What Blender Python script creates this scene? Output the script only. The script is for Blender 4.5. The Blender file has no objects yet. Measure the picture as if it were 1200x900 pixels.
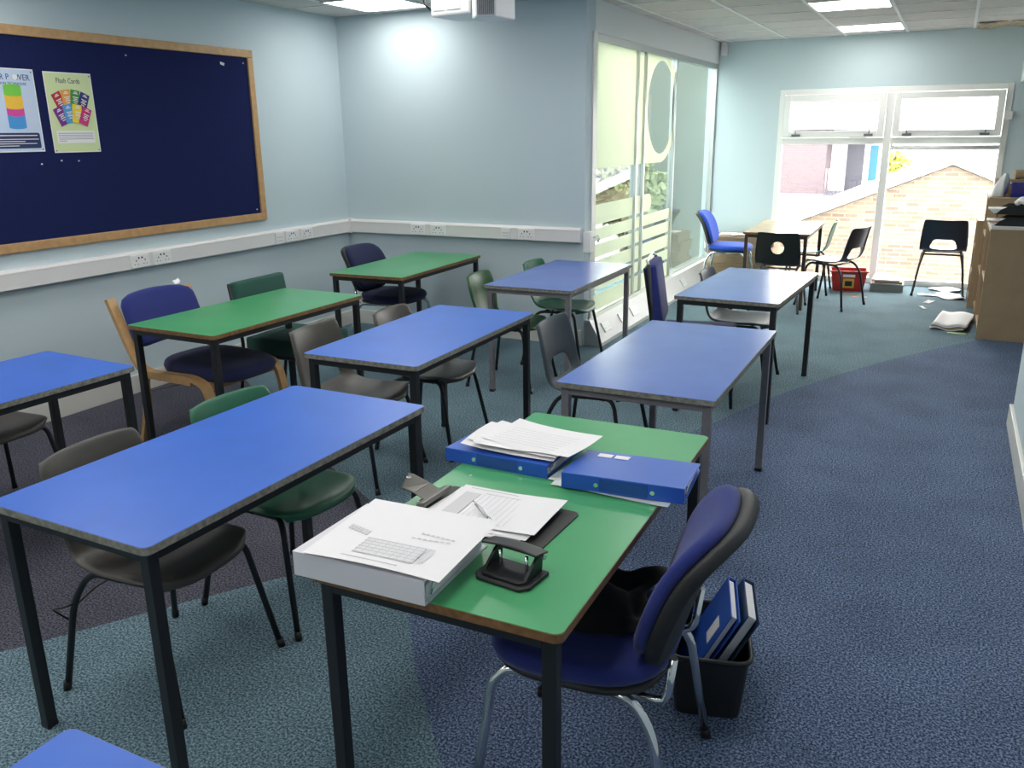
import bpy, bmesh, math, random
from mathutils import Vector, Matrix
random.seed(7)
PI = math.pi
S = bpy.context.scene
COL = S.collection

# ---------------------------------------------------------------- camera, world, sun, exposure
cd = bpy.data.cameras.new('camera'); cam = bpy.data.objects.new('camera', cd); COL.objects.link(cam)
cd.sensor_width = 36.0; cd.lens = 994.63 / 1200 * 36.0; cd.clip_end = 300; cd.clip_start = .05
CP, CR, CY = .2878, -.0129, -.4699
fw = Vector((math.sin(CY)*math.cos(CP), math.cos(CY)*math.cos(CP), -math.sin(CP)))
rt = Vector((math.cos(CY), -math.sin(CY), 0)); up = rt.cross(fw)
r2 = math.cos(CR)*rt + math.sin(CR)*up; u2 = -math.sin(CR)*rt + math.cos(CR)*up
m = Matrix((r2, u2, -fw)).transposed().to_4x4(); m.translation = Vector((0, 0, 1.6561))
cam.matrix_world = m
S.camera = cam

w = bpy.data.worlds.new('world'); S.world = w; w.use_nodes = True
bg = w.node_tree.nodes['Background']; bg.inputs[0].default_value = (1, .99, .955, 1); bg.inputs[1].default_value = 7.4
PANEL = 5.6
S.view_settings.view_transform = 'Standard'; S.view_settings.look = 'None'
S.view_settings.exposure = 1.13; S.view_settings.gamma = 1
S.view_settings.use_curve_mapping = False

# ---------------------------------------------------------------- materials
def lin(c):
    c /= 255
    return c/12.92 if c <= .04045 else ((c+.055)/1.055)**2.4
def rgb(r, g, b): return (lin(r), lin(g), lin(b), 1)
def _set(b, **k):
    for n, v in k.items(): b.inputs[n.replace('_', ' ')].default_value = v
def mat(name, col, rough=.5, metal=0, spec=.5, noise=0, nscale=20, bump=0, bscale=200, sheen=0, coat=0):
    M = bpy.data.materials.new(name); M.use_nodes = True
    nt = M.node_tree; b = nt.nodes['Principled BSDF']
    b.inputs['Base Color'].default_value = col; b.inputs['Roughness'].default_value = rough
    b.inputs['Metallic'].default_value = metal; b.inputs['Specular IOR Level'].default_value = spec
    if sheen: b.inputs['Sheen Weight'].default_value = sheen
    if coat: b.inputs['Coat Weight'].default_value = coat
    tc = nt.nodes.new('ShaderNodeTexCoord')
    if noise:
        n = nt.nodes.new('ShaderNodeTexNoise'); n.inputs['Scale'].default_value = nscale; n.inputs['Detail'].default_value = 4
        nt.links.new(tc.outputs['Object'], n.inputs['Vector'])
        r = nt.nodes.new('ShaderNodeValToRGB')
        r.color_ramp.elements[0].position = .3; r.color_ramp.elements[1].position = .7
        r.color_ramp.elements[0].color = tuple(c*(1-noise) for c in col[:3])+(1,)
        r.color_ramp.elements[1].color = tuple(min(1, c*(1+noise)) for c in col[:3])+(1,)
        nt.links.new(n.outputs['Fac'], r.inputs[0]); nt.links.new(r.outputs[0], b.inputs['Base Color'])
    if bump:
        n2 = nt.nodes.new('ShaderNodeTexNoise'); n2.inputs['Scale'].default_value = bscale; n2.inputs['Detail'].default_value = 3
        nt.links.new(tc.outputs['Object'], n2.inputs['Vector'])
        bp = nt.nodes.new('ShaderNodeBump'); bp.inputs['Strength'].default_value = bump; bp.inputs['Distance'].default_value = .002
        nt.links.new(n2.outputs['Fac'], bp.inputs['Height']); nt.links.new(bp.outputs[0], b.inputs['Normal'])
    return M
def carpet(name, dark, mid, light):
    M = bpy.data.materials.new(name); M.use_nodes = True; nt = M.node_tree; b = nt.nodes['Principled BSDF']
    b.inputs['Roughness'].default_value = .95; b.inputs['Specular IOR Level'].default_value = .15
    tc = nt.nodes.new('ShaderNodeTexCoord')
    n = nt.nodes.new('ShaderNodeTexNoise'); n.inputs['Scale'].default_value = 135; n.inputs['Detail'].default_value = 2
    n.inputs['Roughness'].default_value = .7
    n3 = nt.nodes.new('ShaderNodeTexNoise'); n3.inputs['Scale'].default_value = 3; n3.inputs['Detail'].default_value = 4
    for q in (n, n3): nt.links.new(tc.outputs['Object'], q.inputs['Vector'])
    r = nt.nodes.new('ShaderNodeValToRGB'); e = r.color_ramp.elements
    e[0].position = .38; e[0].color = dark; e[1].position = .62; e[1].color = light
    x = e.new(.5); x.color = mid
    nt.links.new(n.outputs['Fac'], r.inputs[0])
    mx = nt.nodes.new('ShaderNodeMix'); mx.data_type = 'RGBA'; mx.blend_type = 'MULTIPLY'; mx.inputs[0].default_value = 1
    r2_ = nt.nodes.new('ShaderNodeValToRGB'); r2_.color_ramp.elements[0].position = .35; r2_.color_ramp.elements[0].color = (.84, .84, .84, 1)
    r2_.color_ramp.elements[1].position = .6; r2_.color_ramp.elements[1].color = (1.0, 1.0, 1.0, 1)
    nt.links.new(n3.outputs['Fac'], r2_.inputs[0])
    nt.links.new(r.outputs[0], mx.inputs[6]); nt.links.new(r2_.outputs[0], mx.inputs[7])
    nt.links.new(mx.outputs[2], b.inputs['Base Color'])
    bp = nt.nodes.new('ShaderNodeBump'); bp.inputs['Strength'].default_value = .6; bp.inputs['Distance'].default_value = .004
    nt.links.new(n.outputs['Fac'], bp.inputs['Height']); nt.links.new(bp.outputs[0], b.inputs['Normal'])
    return M
def glass(name, tint=(1, 1, 1, 1), gl=.12):
    M = bpy.data.materials.new(name); M.use_nodes = True; nt = M.node_tree; nt.nodes.clear()
    o = nt.nodes.new('ShaderNodeOutputMaterial'); t = nt.nodes.new('ShaderNodeBsdfTransparent'); t.inputs[0].default_value = tint
    g = nt.nodes.new('ShaderNodeBsdfGlossy'); g.inputs['Roughness'].default_value = .01
    f = nt.nodes.new('ShaderNodeFresnel')
    ge = nt.nodes.new('ShaderNodeNewGeometry'); mp = nt.nodes.new('ShaderNodeMapRange')
    mp.inputs[3].default_value = 1.5; mp.inputs[4].default_value = 1/1.5
    nt.links.new(ge.outputs['Backfacing'], mp.inputs[0]); nt.links.new(mp.outputs[0], f.inputs[0])
    mx = nt.nodes.new('ShaderNodeMixShader')
    nt.links.new(f.outputs[0], mx.inputs[0]); nt.links.new(t.outputs[0], mx.inputs[1]); nt.links.new(g.outputs[0], mx.inputs[2])
    nt.links.new(mx.outputs[0], o.inputs[0]); return M
def frost(name, col):
    M = bpy.data.materials.new(name); M.use_nodes = True; nt = M.node_tree; nt.nodes.clear()
    o = nt.nodes.new('ShaderNodeOutputMaterial'); t = nt.nodes.new('ShaderNodeBsdfTranslucent'); t.inputs[0].default_value = col
    d = nt.nodes.new('ShaderNodeBsdfDiffuse'); d.inputs[0].default_value = col
    mx = nt.nodes.new('ShaderNodeMixShader'); mx.inputs[0].default_value = .3
    nt.links.new(t.outputs[0], mx.inputs[1]); nt.links.new(d.outputs[0], mx.inputs[2])
    nt.links.new(mx.outputs[0], o.inputs[0]); return M
def emis(name, col, s):
    M = bpy.data.materials.new(name); M.use_nodes = True; b = M.node_tree.nodes['Principled BSDF']
    b.inputs['Base Color'].default_value = (.8, .8, .8, 1)
    b.inputs['Emission Color'].default_value = col; b.inputs['Emission Strength'].default_value = s; return M
def brick(name, c1, c2, mortar, sc=1.0):
    M = bpy.data.materials.new(name); M.use_nodes = True; nt = M.node_tree; b = nt.nodes['Principled BSDF']
    b.inputs['Roughness'].default_value = .9
    tc = nt.nodes.new('ShaderNodeTexCoord'); mp = nt.nodes.new('ShaderNodeMapping'); mp.inputs['Rotation'].default_value = (PI/2, 0, 0)
    br = nt.nodes.new('ShaderNodeTexBrick'); br.inputs['Scale'].default_value = 1
    br.inputs['Color1'].default_value = c1; br.inputs['Color2'].default_value = c2; br.inputs['Mortar'].default_value = mortar
    br.inputs['Brick Width'].default_value = .225*sc; br.inputs['Row Height'].default_value = .075*sc; br.inputs['Mortar Size'].default_value = .010*sc
    br.inputs['Bias'].default_value = -.25
    nt.links.new(tc.outputs['Object'], mp.inputs[0]); nt.links.new(mp.outputs[0], br.inputs[0]); nt.links.new(br.outputs[0], b.inputs['Base Color'])
    return M

M = {}
M['wall'] = mat('pale_blue_paint', (.54, .64, .68, 1), .75, bump=.15, bscale=90)
M['wall_white'] = mat('white_paint', (.74, .78, .78, 1), .7)
M['trim'] = mat('cream_gloss_paint', (.72, .71, .66, 1), .35)
M['trunk'] = mat('trunking_plastic', (.78, .77, .76, 1), .4)
M['socket'] = mat('socket_white', (.86, .86, .85, 1), .3)
M['dark'] = mat('socket_slot_dark', (.02, .02, .02, 1), .5)
M['tile'] = mat('ceiling_tile', (.62, .58, .56, 1), .9, noise=.05, nscale=300)
M['tbar'] = mat('ceiling_grid_white', (.82, .81, .80, 1), .5)
M['insul'] = mat('insulation_tan', (.45, .36, .26, 1), .9, noise=.3, nscale=30)
M['panel'] = emis('light_diffuser', (1, .98, .94, 1), PANEL)
M['c_blue'] = carpet('carpet_blue', rgb(44, 54, 74), rgb(84, 100, 130), rgb(138, 156, 184))
M['c_teal'] = carpet('carpet_teal', rgb(58, 76, 86), rgb(98, 124, 136), rgb(144, 168, 178))
M['c_purple'] = carpet('carpet_charcoal_purple', rgb(48, 48, 56), rgb(78, 78, 90), rgb(112, 112, 124))
M['upvc'] = mat('white_window_plastic', (.85, .85, .83, 1), .3)
M['alu'] = mat('aluminium', (.55, .56, .56, 1), .35, metal=.7)
M['glass'] = glass('clear_glass')
M['glass2'] = glass('grey_glass', (.86, .91, .88, 1))
M['frost'] = frost('frosted_film', (.86, .85, .74, 1))
M['lam_blue'] = mat('blue_laminate', (.05, .155, .60, 1), .36, noise=.05, nscale=6, bump=.05, bscale=400)
M['lam_blue2'] = mat('blue_laminate_gloss_wash', (.10, .18, .53, 1), .24, noise=.05, nscale=6)  # paler than the other blue: gloss wash put into the colour
M['lam_green'] = mat('green_laminate', (.075, .36, .15, 1), .30, noise=.05, nscale=6)
M['lam_wood'] = mat('beech_laminate', (.55, .38, .20, 1), .16, noise=.08, nscale=10)
M['edge_grey'] = mat('worn_grey_edging', (.22, .21, .175, 1), .6, noise=.35, nscale=60)
M['edge_wood'] = mat('varnished_wood_edging', (.21, .105, .04, 1), .45, noise=.3, nscale=50)
M['steel_black'] = mat('black_steel', (.012, .014, .017, 1), .45)
M['steel_grey'] = mat('grey_painted_steel', (.18, .172, .185, 1), .45, noise=.1, nscale=30)
M['steel_brown'] = mat('dark_brown_steel', (.05, .035, .03, 1), .45)
M['chrome'] = mat('chrome', (.8, .8, .8, 1), .12, metal=1)
M['p_grey'] = mat('grey_brown_plastic', (.075, .068, .060, 1), .42, noise=.12, nscale=12, bump=.1, bscale=500)
M['p_slate'] = mat('slate_blue_plastic', (.033, .050, .066, 1), .5, noise=.1, nscale=12, bump=.1, bscale=500)
M['p_green'] = mat('green_plastic', (.03, .155, .085, 1), .38, noise=.1, nscale=12)
M['p_green2'] = mat('bottle_green_plastic', (.022, .095, .03, 1), .38, noise=.1, nscale=12)
M['p_navy'] = mat('navy_plastic', (.012, .02, .04, 1), .35)
M['p_black'] = mat('black_plastic', (.01, .01, .011, 1), .4)
M['rubber'] = mat('black_moulded_plastic', (.016, .016, .017, 1), .55, bump=.1, bscale=400)
M['f_blue'] = mat('navy_blue_fabric', (.015, .026, .17, 1), .95, noise=.25, nscale=500, bump=.4, bscale=600, sheen=.15)
M['f_bright'] = mat('royal_blue_fabric', (.015, .07, .45, 1), .9, noise=.2, nscale=400, sheen=.1)
M['f_navy'] = mat('dark_navy_fabric', (.010, .015, .065, 1), .95, noise=.25, nscale=500, sheen=.1)
M['f_green'] = mat('dark_green_fabric', (.02, .085, .065, 1), .95, noise=.25, nscale=500, bump=.3, bscale=600, sheen=.1)
M['f_black'] = mat('black_cloth', (.006, .006, .006, 1), .95, sheen=.1)
M['beech'] = mat('bent_beech', (.50, .30, .13, 1), .4, noise=.12, nscale=25)
M['oak'] = mat('oak_frame', (.52, .31, .14, 1), .45, noise=.12, nscale=25)
M['shelf'] = mat('beech_veneer', (.40, .28, .165, 1), .5, noise=.06, nscale=8)
M['board'] = mat('navy_felt', (.014, .020, .082, 1), .97, noise=.2, nscale=300, bump=.2, bscale=500, spec=.1)
M['paper'] = mat('white_paper', (.86, .84, .85, 1), .8)
M['card'] = mat('brown_cardboard', (.34, .24, .15, 1), .85, noise=.08, nscale=10)
M['ink'] = mat('grey_print', (.68, .67, .68, 1), .8)
M['ink2'] = mat('dark_print', (.30, .29, .31, 1), .8)
M['b_blue'] = mat('blue_binder_card', (.022, .10, .50, 1), .38)
M['b_bluelabel'] = mat('binder_spine_window', (.02, .07, .32, 1), .15)
M['b_navy'] = mat('dark_teal_binder', (.012, .045, .13, 1), .35)
M['b_white'] = mat('white_binder_vinyl', (.72, .71, .74, 1), .35)
M['poly'] = mat('clear_plastic_wallet', (.75, .82, .80, 1), .2)
M['silver'] = mat('silver_plastic', (.6, .6, .62, 1), .25, metal=.5)
M['clipmetal'] = mat('bronze_grey_clip', (.20, .19, .17, 1), .35, metal=.6)
M['clipb'] = mat('dark_grey_clipboard', (.03, .028, .026, 1), .5)
M['redbox'] = mat('red_plastic', (.45, .02, .015, 1), .4)
M['greybox'] = mat('grey_plastic', (.20, .23, .22, 1), .5)
M['yellow'] = mat('yellow_label', (.75, .48, .08, 1), .6)
M['lime'] = mat('lime_plastic', (.45, .65, .12, 1), .4)
M['orange'] = mat('orange_paper', (.8, .35, .15, 1), .6)
M['basket'] = mat('blue_basket_plastic', (.02, .03, .35, 1), .35)
M['brick_cream'] = brick('cream_brick', (.22, .175, .12, 1), (.12, .082, .058, 1), (.24, .21, .17, 1))
M['brick_red'] = brick('red_brick', (.11, .082, .09, 1), (.085, .064, .07, 1), (.13, .11, .112, 1), 1.0)
M['render'] = mat('white_render', (.8, .8, .8, 1), .9)
M['render_grey'] = mat('grey_green_render', (.095, .11, .10, 1), .9)
M['asphalt'] = mat('asphalt', (.085, .085, .11, 1), .95, noise=.1, nscale=3)
M['leaf'] = mat('leaf_green', (.34, .36, .08, 1), .6, noise=.4, nscale=3)  # bright leaf colour stands in for sunlight on the foliage
M['leaf2'] = mat('leaf_dark', (.14, .17, .07, 1), .6, noise=.4, nscale=3)
M['bark'] = mat('bark', (.1, .07, .05, 1), .9)
M['blue_paint'] = mat('blue_door_paint', (.01, .10, .25, 1), .5)
M['grey_door'] = mat('grey_door_paint', (.05, .05, .065, 1), .5)

# ---------------------------------------------------------------- helpers
class MB:
    def __init__(s): s.bm = bmesh.new(); s.mi = 0
    def box(s, x0, x1, y0, y1, z0, z1, bev=0, rz=None):
        vs = [s.bm.verts.new(p) for p in ((x0,y0,z0),(x1,y0,z0),(x1,y1,z0),(x0,y1,z0),(x0,y0,z1),(x1,y0,z1),(x1,y1,z1),(x0,y1,z1))]
        fs = [s.bm.faces.new([vs[i] for i in f]) for f in ((0,3,2,1),(4,5,6,7),(0,1,5,4),(1,2,6,5),(2,3,7,6),(3,0,4,7))]
        for f in fs: f.material_index = s.mi
        if bev:
            es = list({e for f in fs for e in f.edges})
            bmesh.ops.bevel(s.bm, geom=es, offset=bev, segments=2, affect='EDGES', profile=.6)
        if rz is not None:
            pass
        return vs
    def obox(s, c, size, R, bev=0):
        n0 = len(s.bm.verts)
        a, b, d = (v/2 for v in size)
        s.box(-a, a, -b, b, -d, d, bev)
        s.bm.verts.ensure_lookup_table()
        for v in s.bm.verts[n0:]: v.co = R @ v.co + Vector(c)
    def tube(s, pts, r, n=8, cap=True, closed=False):
        pts = [Vector(p) for p in pts]; rings = []; prev = None
        N = len(pts)
        for i, p in enumerate(pts):
            if closed: t = (pts[(i+1) % N]-pts[i-1]).normalized()
            elif i == 0: t = (pts[1]-p).normalized()
            elif i == N-1: t = (p-pts[-2]).normalized()
            else: t = ((pts[i+1]-p).normalized()+(p-pts[i-1]).normalized()).normalized()
            if prev is None:
                a = Vector((0,0,1)) if abs(t.z) < .9 else Vector((1,0,0))
                u = t.cross(a).normalized()
            else:
                u = (prev - t*prev.dot(t)).normalized()
            prev = u; v = t.cross(u)
            rr = r[i] if isinstance(r, (list, tuple)) else r
            rings.append([s.bm.verts.new(p + (u*math.cos(2*PI*k/n)+v*math.sin(2*PI*k/n))*rr) for k in range(n)])
        last = N if closed else N-1
        for i in range(last):
            A, B = rings[i], rings[(i+1) % N]
            for k in range(n):
                f = s.bm.faces.new((A[k], A[(k+1)%n], B[(k+1)%n], B[k])); f.smooth = True; f.material_index = s.mi
        if cap and not closed:
            for q in (rings[0][::-1], rings[-1]):
                f = s.bm.faces.new(q); f.material_index = s.mi
    def ribbon(s, pts, wy, t, y=0):
        """rectangular bar (width wy along y, thickness t) swept along an xz path"""
        pts = [Vector((p[0], 0, p[1])) for p in pts]; rings = []
        for i, p in enumerate(pts):
            if i == 0: d = pts[1]-p
            elif i == len(pts)-1: d = p-pts[-2]
            else: d = (pts[i+1]-p).normalized()+(p-pts[i-1]).normalized()
            d.normalize(); n = Vector((-d.z, 0, d.x))*(t/2); h = Vector((0, wy/2, 0)); o = Vector((0, y, 0))
            rings.append([s.bm.verts.new(p+o+a) for a in (n+h, n-h, -n-h, -n+h)])
        for A, B in zip(rings, rings[1:]):
            for k in range(4): s.bm.faces.new((A[k], A[(k+1)%4], B[(k+1)%4], B[k]))
        s.bm.faces.new(rings[0][::-1]); s.bm.faces.new(rings[-1])
        bmesh.ops.recalc_face_normals(s.bm, faces=s.bm.faces)
    def prism(s, poly, z0, z1, axis='z', mi_top=None):
        def P(a, b, c):
            return {'z': (a, b, c), 'y': (a, c, b), 'x': (c, a, b)}[axis]
        lo = [s.bm.verts.new(P(a, b, z0)) for a, b in poly]; hi = [s.bm.verts.new(P(a, b, z1)) for a, b in poly]
        fs = [s.bm.faces.new(lo[::-1]), s.bm.faces.new(hi)]
        n = len(poly)
        for i in range(n): fs.append(s.bm.faces.new((lo[i], lo[(i+1)%n], hi[(i+1)%n], hi[i])))
        for f in fs: f.material_index = s.mi
        if mi_top is not None: fs[1].material_index = mi_top
        bmesh.ops.recalc_face_normals(s.bm, faces=fs)
        return fs
    def cyl(s, c, r, h, axis='z', n=20, r2_=None):
        d = {'z': Vector((0,0,h)), 'y': Vector((0,h,0)), 'x': Vector((h,0,0))}[axis]
        s.tube([Vector(c), Vector(c)+d], [r, r if r2_ is None else r2_], n)
    def grid(s, f, nu, nv):
        V = [[s.bm.verts.new(f(i/nu, j/nv)) for j in range(nv+1)] for i in range(nu+1)]
        for i in range(nu):
            for j in range(nv):
                q = s.bm.faces.new((V[i][j], V[i+1][j], V[i+1][j+1], V[i][j+1])); q.smooth = True; q.material_index = s.mi
        return V
    def build(s, name, mats, parent=None, smooth=False, mods=()):
        me = bpy.data.meshes.new(name); s.bm.to_mesh(me); s.bm.free()
        if not isinstance(mats, (list, tuple)): mats = [mats]
        for q in mats: me.materials.append(q)
        if smooth:
            for p in me.polygons: p.use_smooth = True
        o = bpy.data.objects.new(name, me); COL.objects.link(o)
        if parent: o.parent = parent
        for kind, kw in mods:
            md = o.modifiers.new(kind.lower(), kind)
            for k, v in kw.items(): setattr(md, k, v)
        return o
def tag(o, label=None, cat=None, group=None, kind=None):
    for k, v in (('label', label), ('category', cat), ('group', group), ('kind', kind)):
        if v: o[k] = v
    return o
def thing(name, label, cat, loc=(0,0,0), rz=0, group=None):
    o = bpy.data.objects.new(name, None); COL.objects.link(o)
    o.location = loc; o.rotation_euler = (0, 0, rz); o.empty_display_size = .1
    return tag(o, label, cat, group)
def struct(name, mb, mt, parent=None, **k):
    o = mb.build(name, mt, parent, **k)
    if not parent: o['kind'] = 'structure'
    return o
def dup(root, loc, rz, label, group=None):
    kids = [c for c in bpy.data.objects if c.parent == root]
    r = root.copy(); COL.objects.link(r); r.location = loc; r.rotation_euler = (0, 0, rz); r['label'] = label
    if group: r['group'] = group
    for c in kids:
        k = c.copy(); COL.objects.link(k); k.parent = r
        for g in [q for q in bpy.data.objects if q.parent == c]:
            d = g.copy(); COL.objects.link(d); d.parent = k
    return r
def rrect(w, h, r, n=5):
    pts = []
    for cx, cy, a0 in ((w/2-r, h/2-r, 0), (-w/2+r, h/2-r, PI/2), (-w/2+r, -h/2+r, PI), (w/2-r, -h/2+r, 1.5*PI)):
        for k in range(n+1):
            a = a0+PI/2*k/n; pts.append((cx+r*math.cos(a), cy+r*math.sin(a)))
    return pts
def shape(name, outer, holes, mt, parent, thick=.0008):
    """flat cut-out with holes, local xy plane"""
    cu = bpy.data.curves.new(name, 'CURVE'); cu.dimensions = '2D'; cu.fill_mode = 'BOTH'; cu.extrude = thick
    for poly in list(outer)+list(holes):
        sp = cu.splines.new('POLY'); sp.points.add(len(poly)-1); sp.use_cyclic_u = True
        for i, (a, b) in enumerate(poly): sp.points[i].co = (a, b, 0, 1)
    t = bpy.data.objects.new('tmp', cu); COL.objects.link(t)
    dg = bpy.context.evaluated_depsgraph_get(); me = bpy.data.meshes.new_from_object(t.evaluated_get(dg))
    bpy.data.objects.remove(t); me.materials.clear(); me.materials.append(mt)
    o = bpy.data.objects.new(name, me); COL.objects.link(o)
    if parent: o.parent = parent
    return o
def text(name, body, size, mt, parent, loc, rot, sx=1, align='LEFT'):
    cu = bpy.data.curves.new(name, 'FONT'); cu.body = body; cu.size = size; cu.align_x = align
    cu.extrude = .0003; cu.resolution_u = 2
    t = bpy.data.objects.new('tmp', cu); COL.objects.link(t)
    dg = bpy.context.evaluated_depsgraph_get(); me = bpy.data.meshes.new_from_object(t.evaluated_get(dg))
    bpy.data.objects.remove(t); me.materials.clear(); me.materials.append(mt)
    for v in me.vertices: v.co.x *= sx
    o = bpy.data.objects.new(name, me); COL.objects.link(o)
    if parent: o.parent = parent
    o.location = loc; o.rotation_euler = rot
    return o
def arc(c, r, a0, a1, n=6):
    return [(c[0]+r*math.cos(a0+(a1-a0)*k/n), c[1]+r*math.sin(a0+(a1-a0)*k/n)) for k in range(n+1)]

# ---------------------------------------------------------------- room shell
XL, XP, XR, YB, YF, ZC, YR = -4.76, -2.5, .47, 6.2, 10.2, 2.6, -2.3
XX = 1.75
# floor: three inlaid carpet colours
E1 = [(XX, 8.7), (.9, 8.2), (.32, 7.63), (.01, 7.16), (-.27, 6.68), (-.56, 6.12), (-.78, 5.63), (-.95, 5.18), (-1.1, 4.72), (-1.32, 4.1), (-1.52, 3.4), (-1.6, 2.8), (-1.6, 2.45), (-1.55, 2.21), (-1.35, 1.95), (-1.05, 1.62), (-.75, 1.2), (-.3, .4), (.2, YR)]
P1 = [(-2.27, 2.98), (-2.25, 2.75), (-2.12, 2.29), (-2.35, 1.95), (-2.65, 1.47), (-3.1, .95), (-3.9, .2), (XL-.1, -.5)]
P2 = [(XL-.1, 4.7), (-3.9, 4.02), (-3.0, 3.42)]
mb = MB(); bm = mb.bm
vd = {}
def fv(p):
    if p not in vd: vd[p] = bm.verts.new((p[0], p[1], 0))
    return vd[p]
YO = YF+.02
from mathutils.geometry import tessellate_polygon
def inlay(poly, mi):
    for tri in tessellate_polygon([[Vector((p[0], p[1], 0)) for p in poly]]):
        f = bm.faces.new([fv(poly[i]) for i in tri]); f.material_index = mi
teal = [(XX, YO), (XL-.1, YO)] + P2[:1] + P2[1:] + P1 + [(XL-.1, YR), (.2, YR)] + E1[::-1][1:]
inlay(E1 + [(XX, YR)], 0); inlay(teal, 1); inlay(P2 + P1, 2)
bm.normal_update()
for q in bm.faces[:]:
    if q.normal.z < 0: q.normal_flip()
struct('floor', mb, [M['c_blue'], M['c_teal'], M['c_purple']])
mb = MB(); mb.box(XL-.1, XX+.1, YR-.1, YF+.2, -.12, -.004); struct('floor_slab', mb, M['render_grey'])

mb = MB(); mb.box(XL-.2, XX+.2, YR-.1, YB+.2, ZC, ZC+.1); mb.box(XP-.1, XX+.2, YB+.2, YF+.25, ZC, ZC+.1)
ceil = struct('ceiling', mb, M['tile'])
mb = MB()
PX = [(-4.3-.6*0), ]
gxA = [-4.30, -3.70, -3.10]; gxB = [-2.97+.6*k for k in range(1, 8)]
gxB = [-2.37+.6*k for k in range(0, 7)]
gy = [YR+.0 + .05 + .6*k for k in range(0, 22)]
gy = [.2+.6*k for k in range(-3, 17)]
for x in gxA: mb.box(x-.012, x+.012, YR, YB, ZC-.006, ZC)
for x in gxB: mb.box(x-.012, x+.012, YR, YF if x > XP else YB, ZC-.006, ZC)
for y in gy:
    if y < YB: mb.box(XL, XR, y-.009, y+.009, ZC-.0055, ZC)
    elif y < YF: mb.box(XP, XX, y-.009, y+.009, ZC-.0055, ZC)
mb.build('ceiling_grid', M['tbar'], ceil)

mb = MB(); mb.box(XL-.12, XL, YR-.1, YB+.2, 0, ZC); struct('wall_left', mb, M['wall'])
mb = MB(); mb.box(XL, XP, YB, YB+.18, 0, ZC); struct('wall_back', mb, M['wall'])
mb = MB(); mb.box(XP-.12, XP, YB+.18, YF, 2.37, ZC); struct('wall_header', mb, M['wall_white'])
mb = MB()
WX0, WX1, WZ1 = -1.80, .45, 2.07
mb.box(XP-.12, WX0, YF, YF+.25, 0, ZC); mb.box(WX0, WX1, YF, YF+.25, WZ1, ZC); mb.box(WX1, XX+.1, YF, YF+.25, 0, ZC)
struct('wall_far', mb, M['wall'])
mb = MB(); mb.box(XR, XX+.1, YR-.1, 5.42, 0, ZC); struct('wall_right', mb, M['wall'])
mb = MB(); mb.box(XX, XX+.1, 5.42, YF, 0, ZC); struct('wall_recess', mb, M['wall'])
mb = MB(); mb.box(.5, .64, 5.42, YF, 2.07, ZC); struct('wall_bulkhead', mb, M['wall_white'])
mb = MB(); mb.box(XL-.1, XR+.1, YR-.12, YR, 0, ZC); struct('wall_rear', mb, M['wall'])
def base(x0, x1, y0, y1, name):
    mb = MB(); mb.box(x0, x1, y0, y1, 0, .125, .004); struct(name, mb, M['trim'])
base(XL, XL+.018, YR, YB, 'baseboard_left'); base(XL+.018, XP-.01, YB-.018, YB, 'baseboard_back')
base(XR-.02, XR, YR, 5.44, 'baseboard_right'); base(XP+.16, WX0-.02, YF-.018, YF, 'baseboard_far')
base(XR-.02, XX, 5.42, 5.44, 'baseboard_end')

# ceiling lights
LP = [(-4.30, 5.42), (-1.77, 4.85), (-1.17, 7.40), (-1.17, 9.20)] + [(x, y) for x in (-4.30, -2.97, -1.17) for y in (-1.15, .65, 2.45)] + [(-3.10, 4.25), (-.57, 4.25)]
names = ['square ceiling light panel over the alcove corner beside the projector', 'square ceiling light panel just above the top edge of the view',
         'ceiling light panel nearer the camera of the two before the far window', 'ceiling light panel closest to the far window wall']
L0 = None
for i, (x, y) in enumerate(LP):
    lab = names[i] if i < 4 else 'unseen square ceiling light panel added for fill light'  # panels past the named ones are unseen, added for fill light
    if L0 is None:
        L0 = thing('ceiling_light', lab, 'ceiling light', (x+.3, y+.3, ZC), 0, 'square ceiling light panels')
        mb = MB()
        for a in ((-.3, .3, -.3, -.28), (-.3, .3, .28, .3), (-.3, -.28, -.28, .28), (.28, .3, -.28, .28)): mb.box(*a, -.012, 0)
        mb.build('light_frame', M['tbar'], L0)
        mb = MB(); mb.box(-.28, .28, -.28, .28, -.009, -.001); mb.build('diffuser', M['panel'], L0)
    else: dup(L0, (x+.3, y+.3, ZC), 0, lab)

# tile lifted out near the window wall
mb = MB()
mb.grid(lambda a, b: (.06+.5*a, 9.68+.48*b, ZC-.012-.015*math.sin(a*9)*math.sin(b*7+1)), 10, 8)
tag(mb.build('ceiling_insulation', M['insul'], mods=(('SOLIDIFY', dict(thickness=.012, offset=1)),)), 'tan insulation showing at a ceiling tile gap by the window wall', 'insulation')

# ---------------------------------------------------------------- glass partition (left side of the far bay)
part = bpy.data.objects.new('window_1', None); COL.objects.link(part); part['kind'] = 'structure'; part['label'] = 'tall glass partition with frosted film'
GX = -2.54
mb = MB()
mb.box(GX-.03, GX+.03, YB+.18, YF, 2.32, 2.37); mb.box(GX-.03, GX+.03, YB+.18, YF, .16, .21)
mb.box(GX-.03, GX+.03, YB+.18, YB+.22, .21, 2.32); mb.box(GX-.03, GX+.03, YF-.03, YF, .21, 2.32)
mb.build('window_frame', M['alu'], part)
for y in (7.45, 7.66, 8.60):
    mb = MB(); mb.box(GX-.03, GX+.028, y-.014, y+.014, .21, 2.32); mb.build('mullion', M['alu'], part)
for a, b in ((6.42, 7.436), (7.464, 7.646), (7.674, 8.586), (8.614, 10.17)):
    mb = MB(); mb.box(GX-.005, GX+.001, a, b, .21, 2.32); mb.build('pane', M['glass2'], part)
mb = MB(); mb.box(GX-.06, GX+.02, YB+.18, YF, 0, .16); mb.build('window_sill', M['trim'], part)
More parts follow.
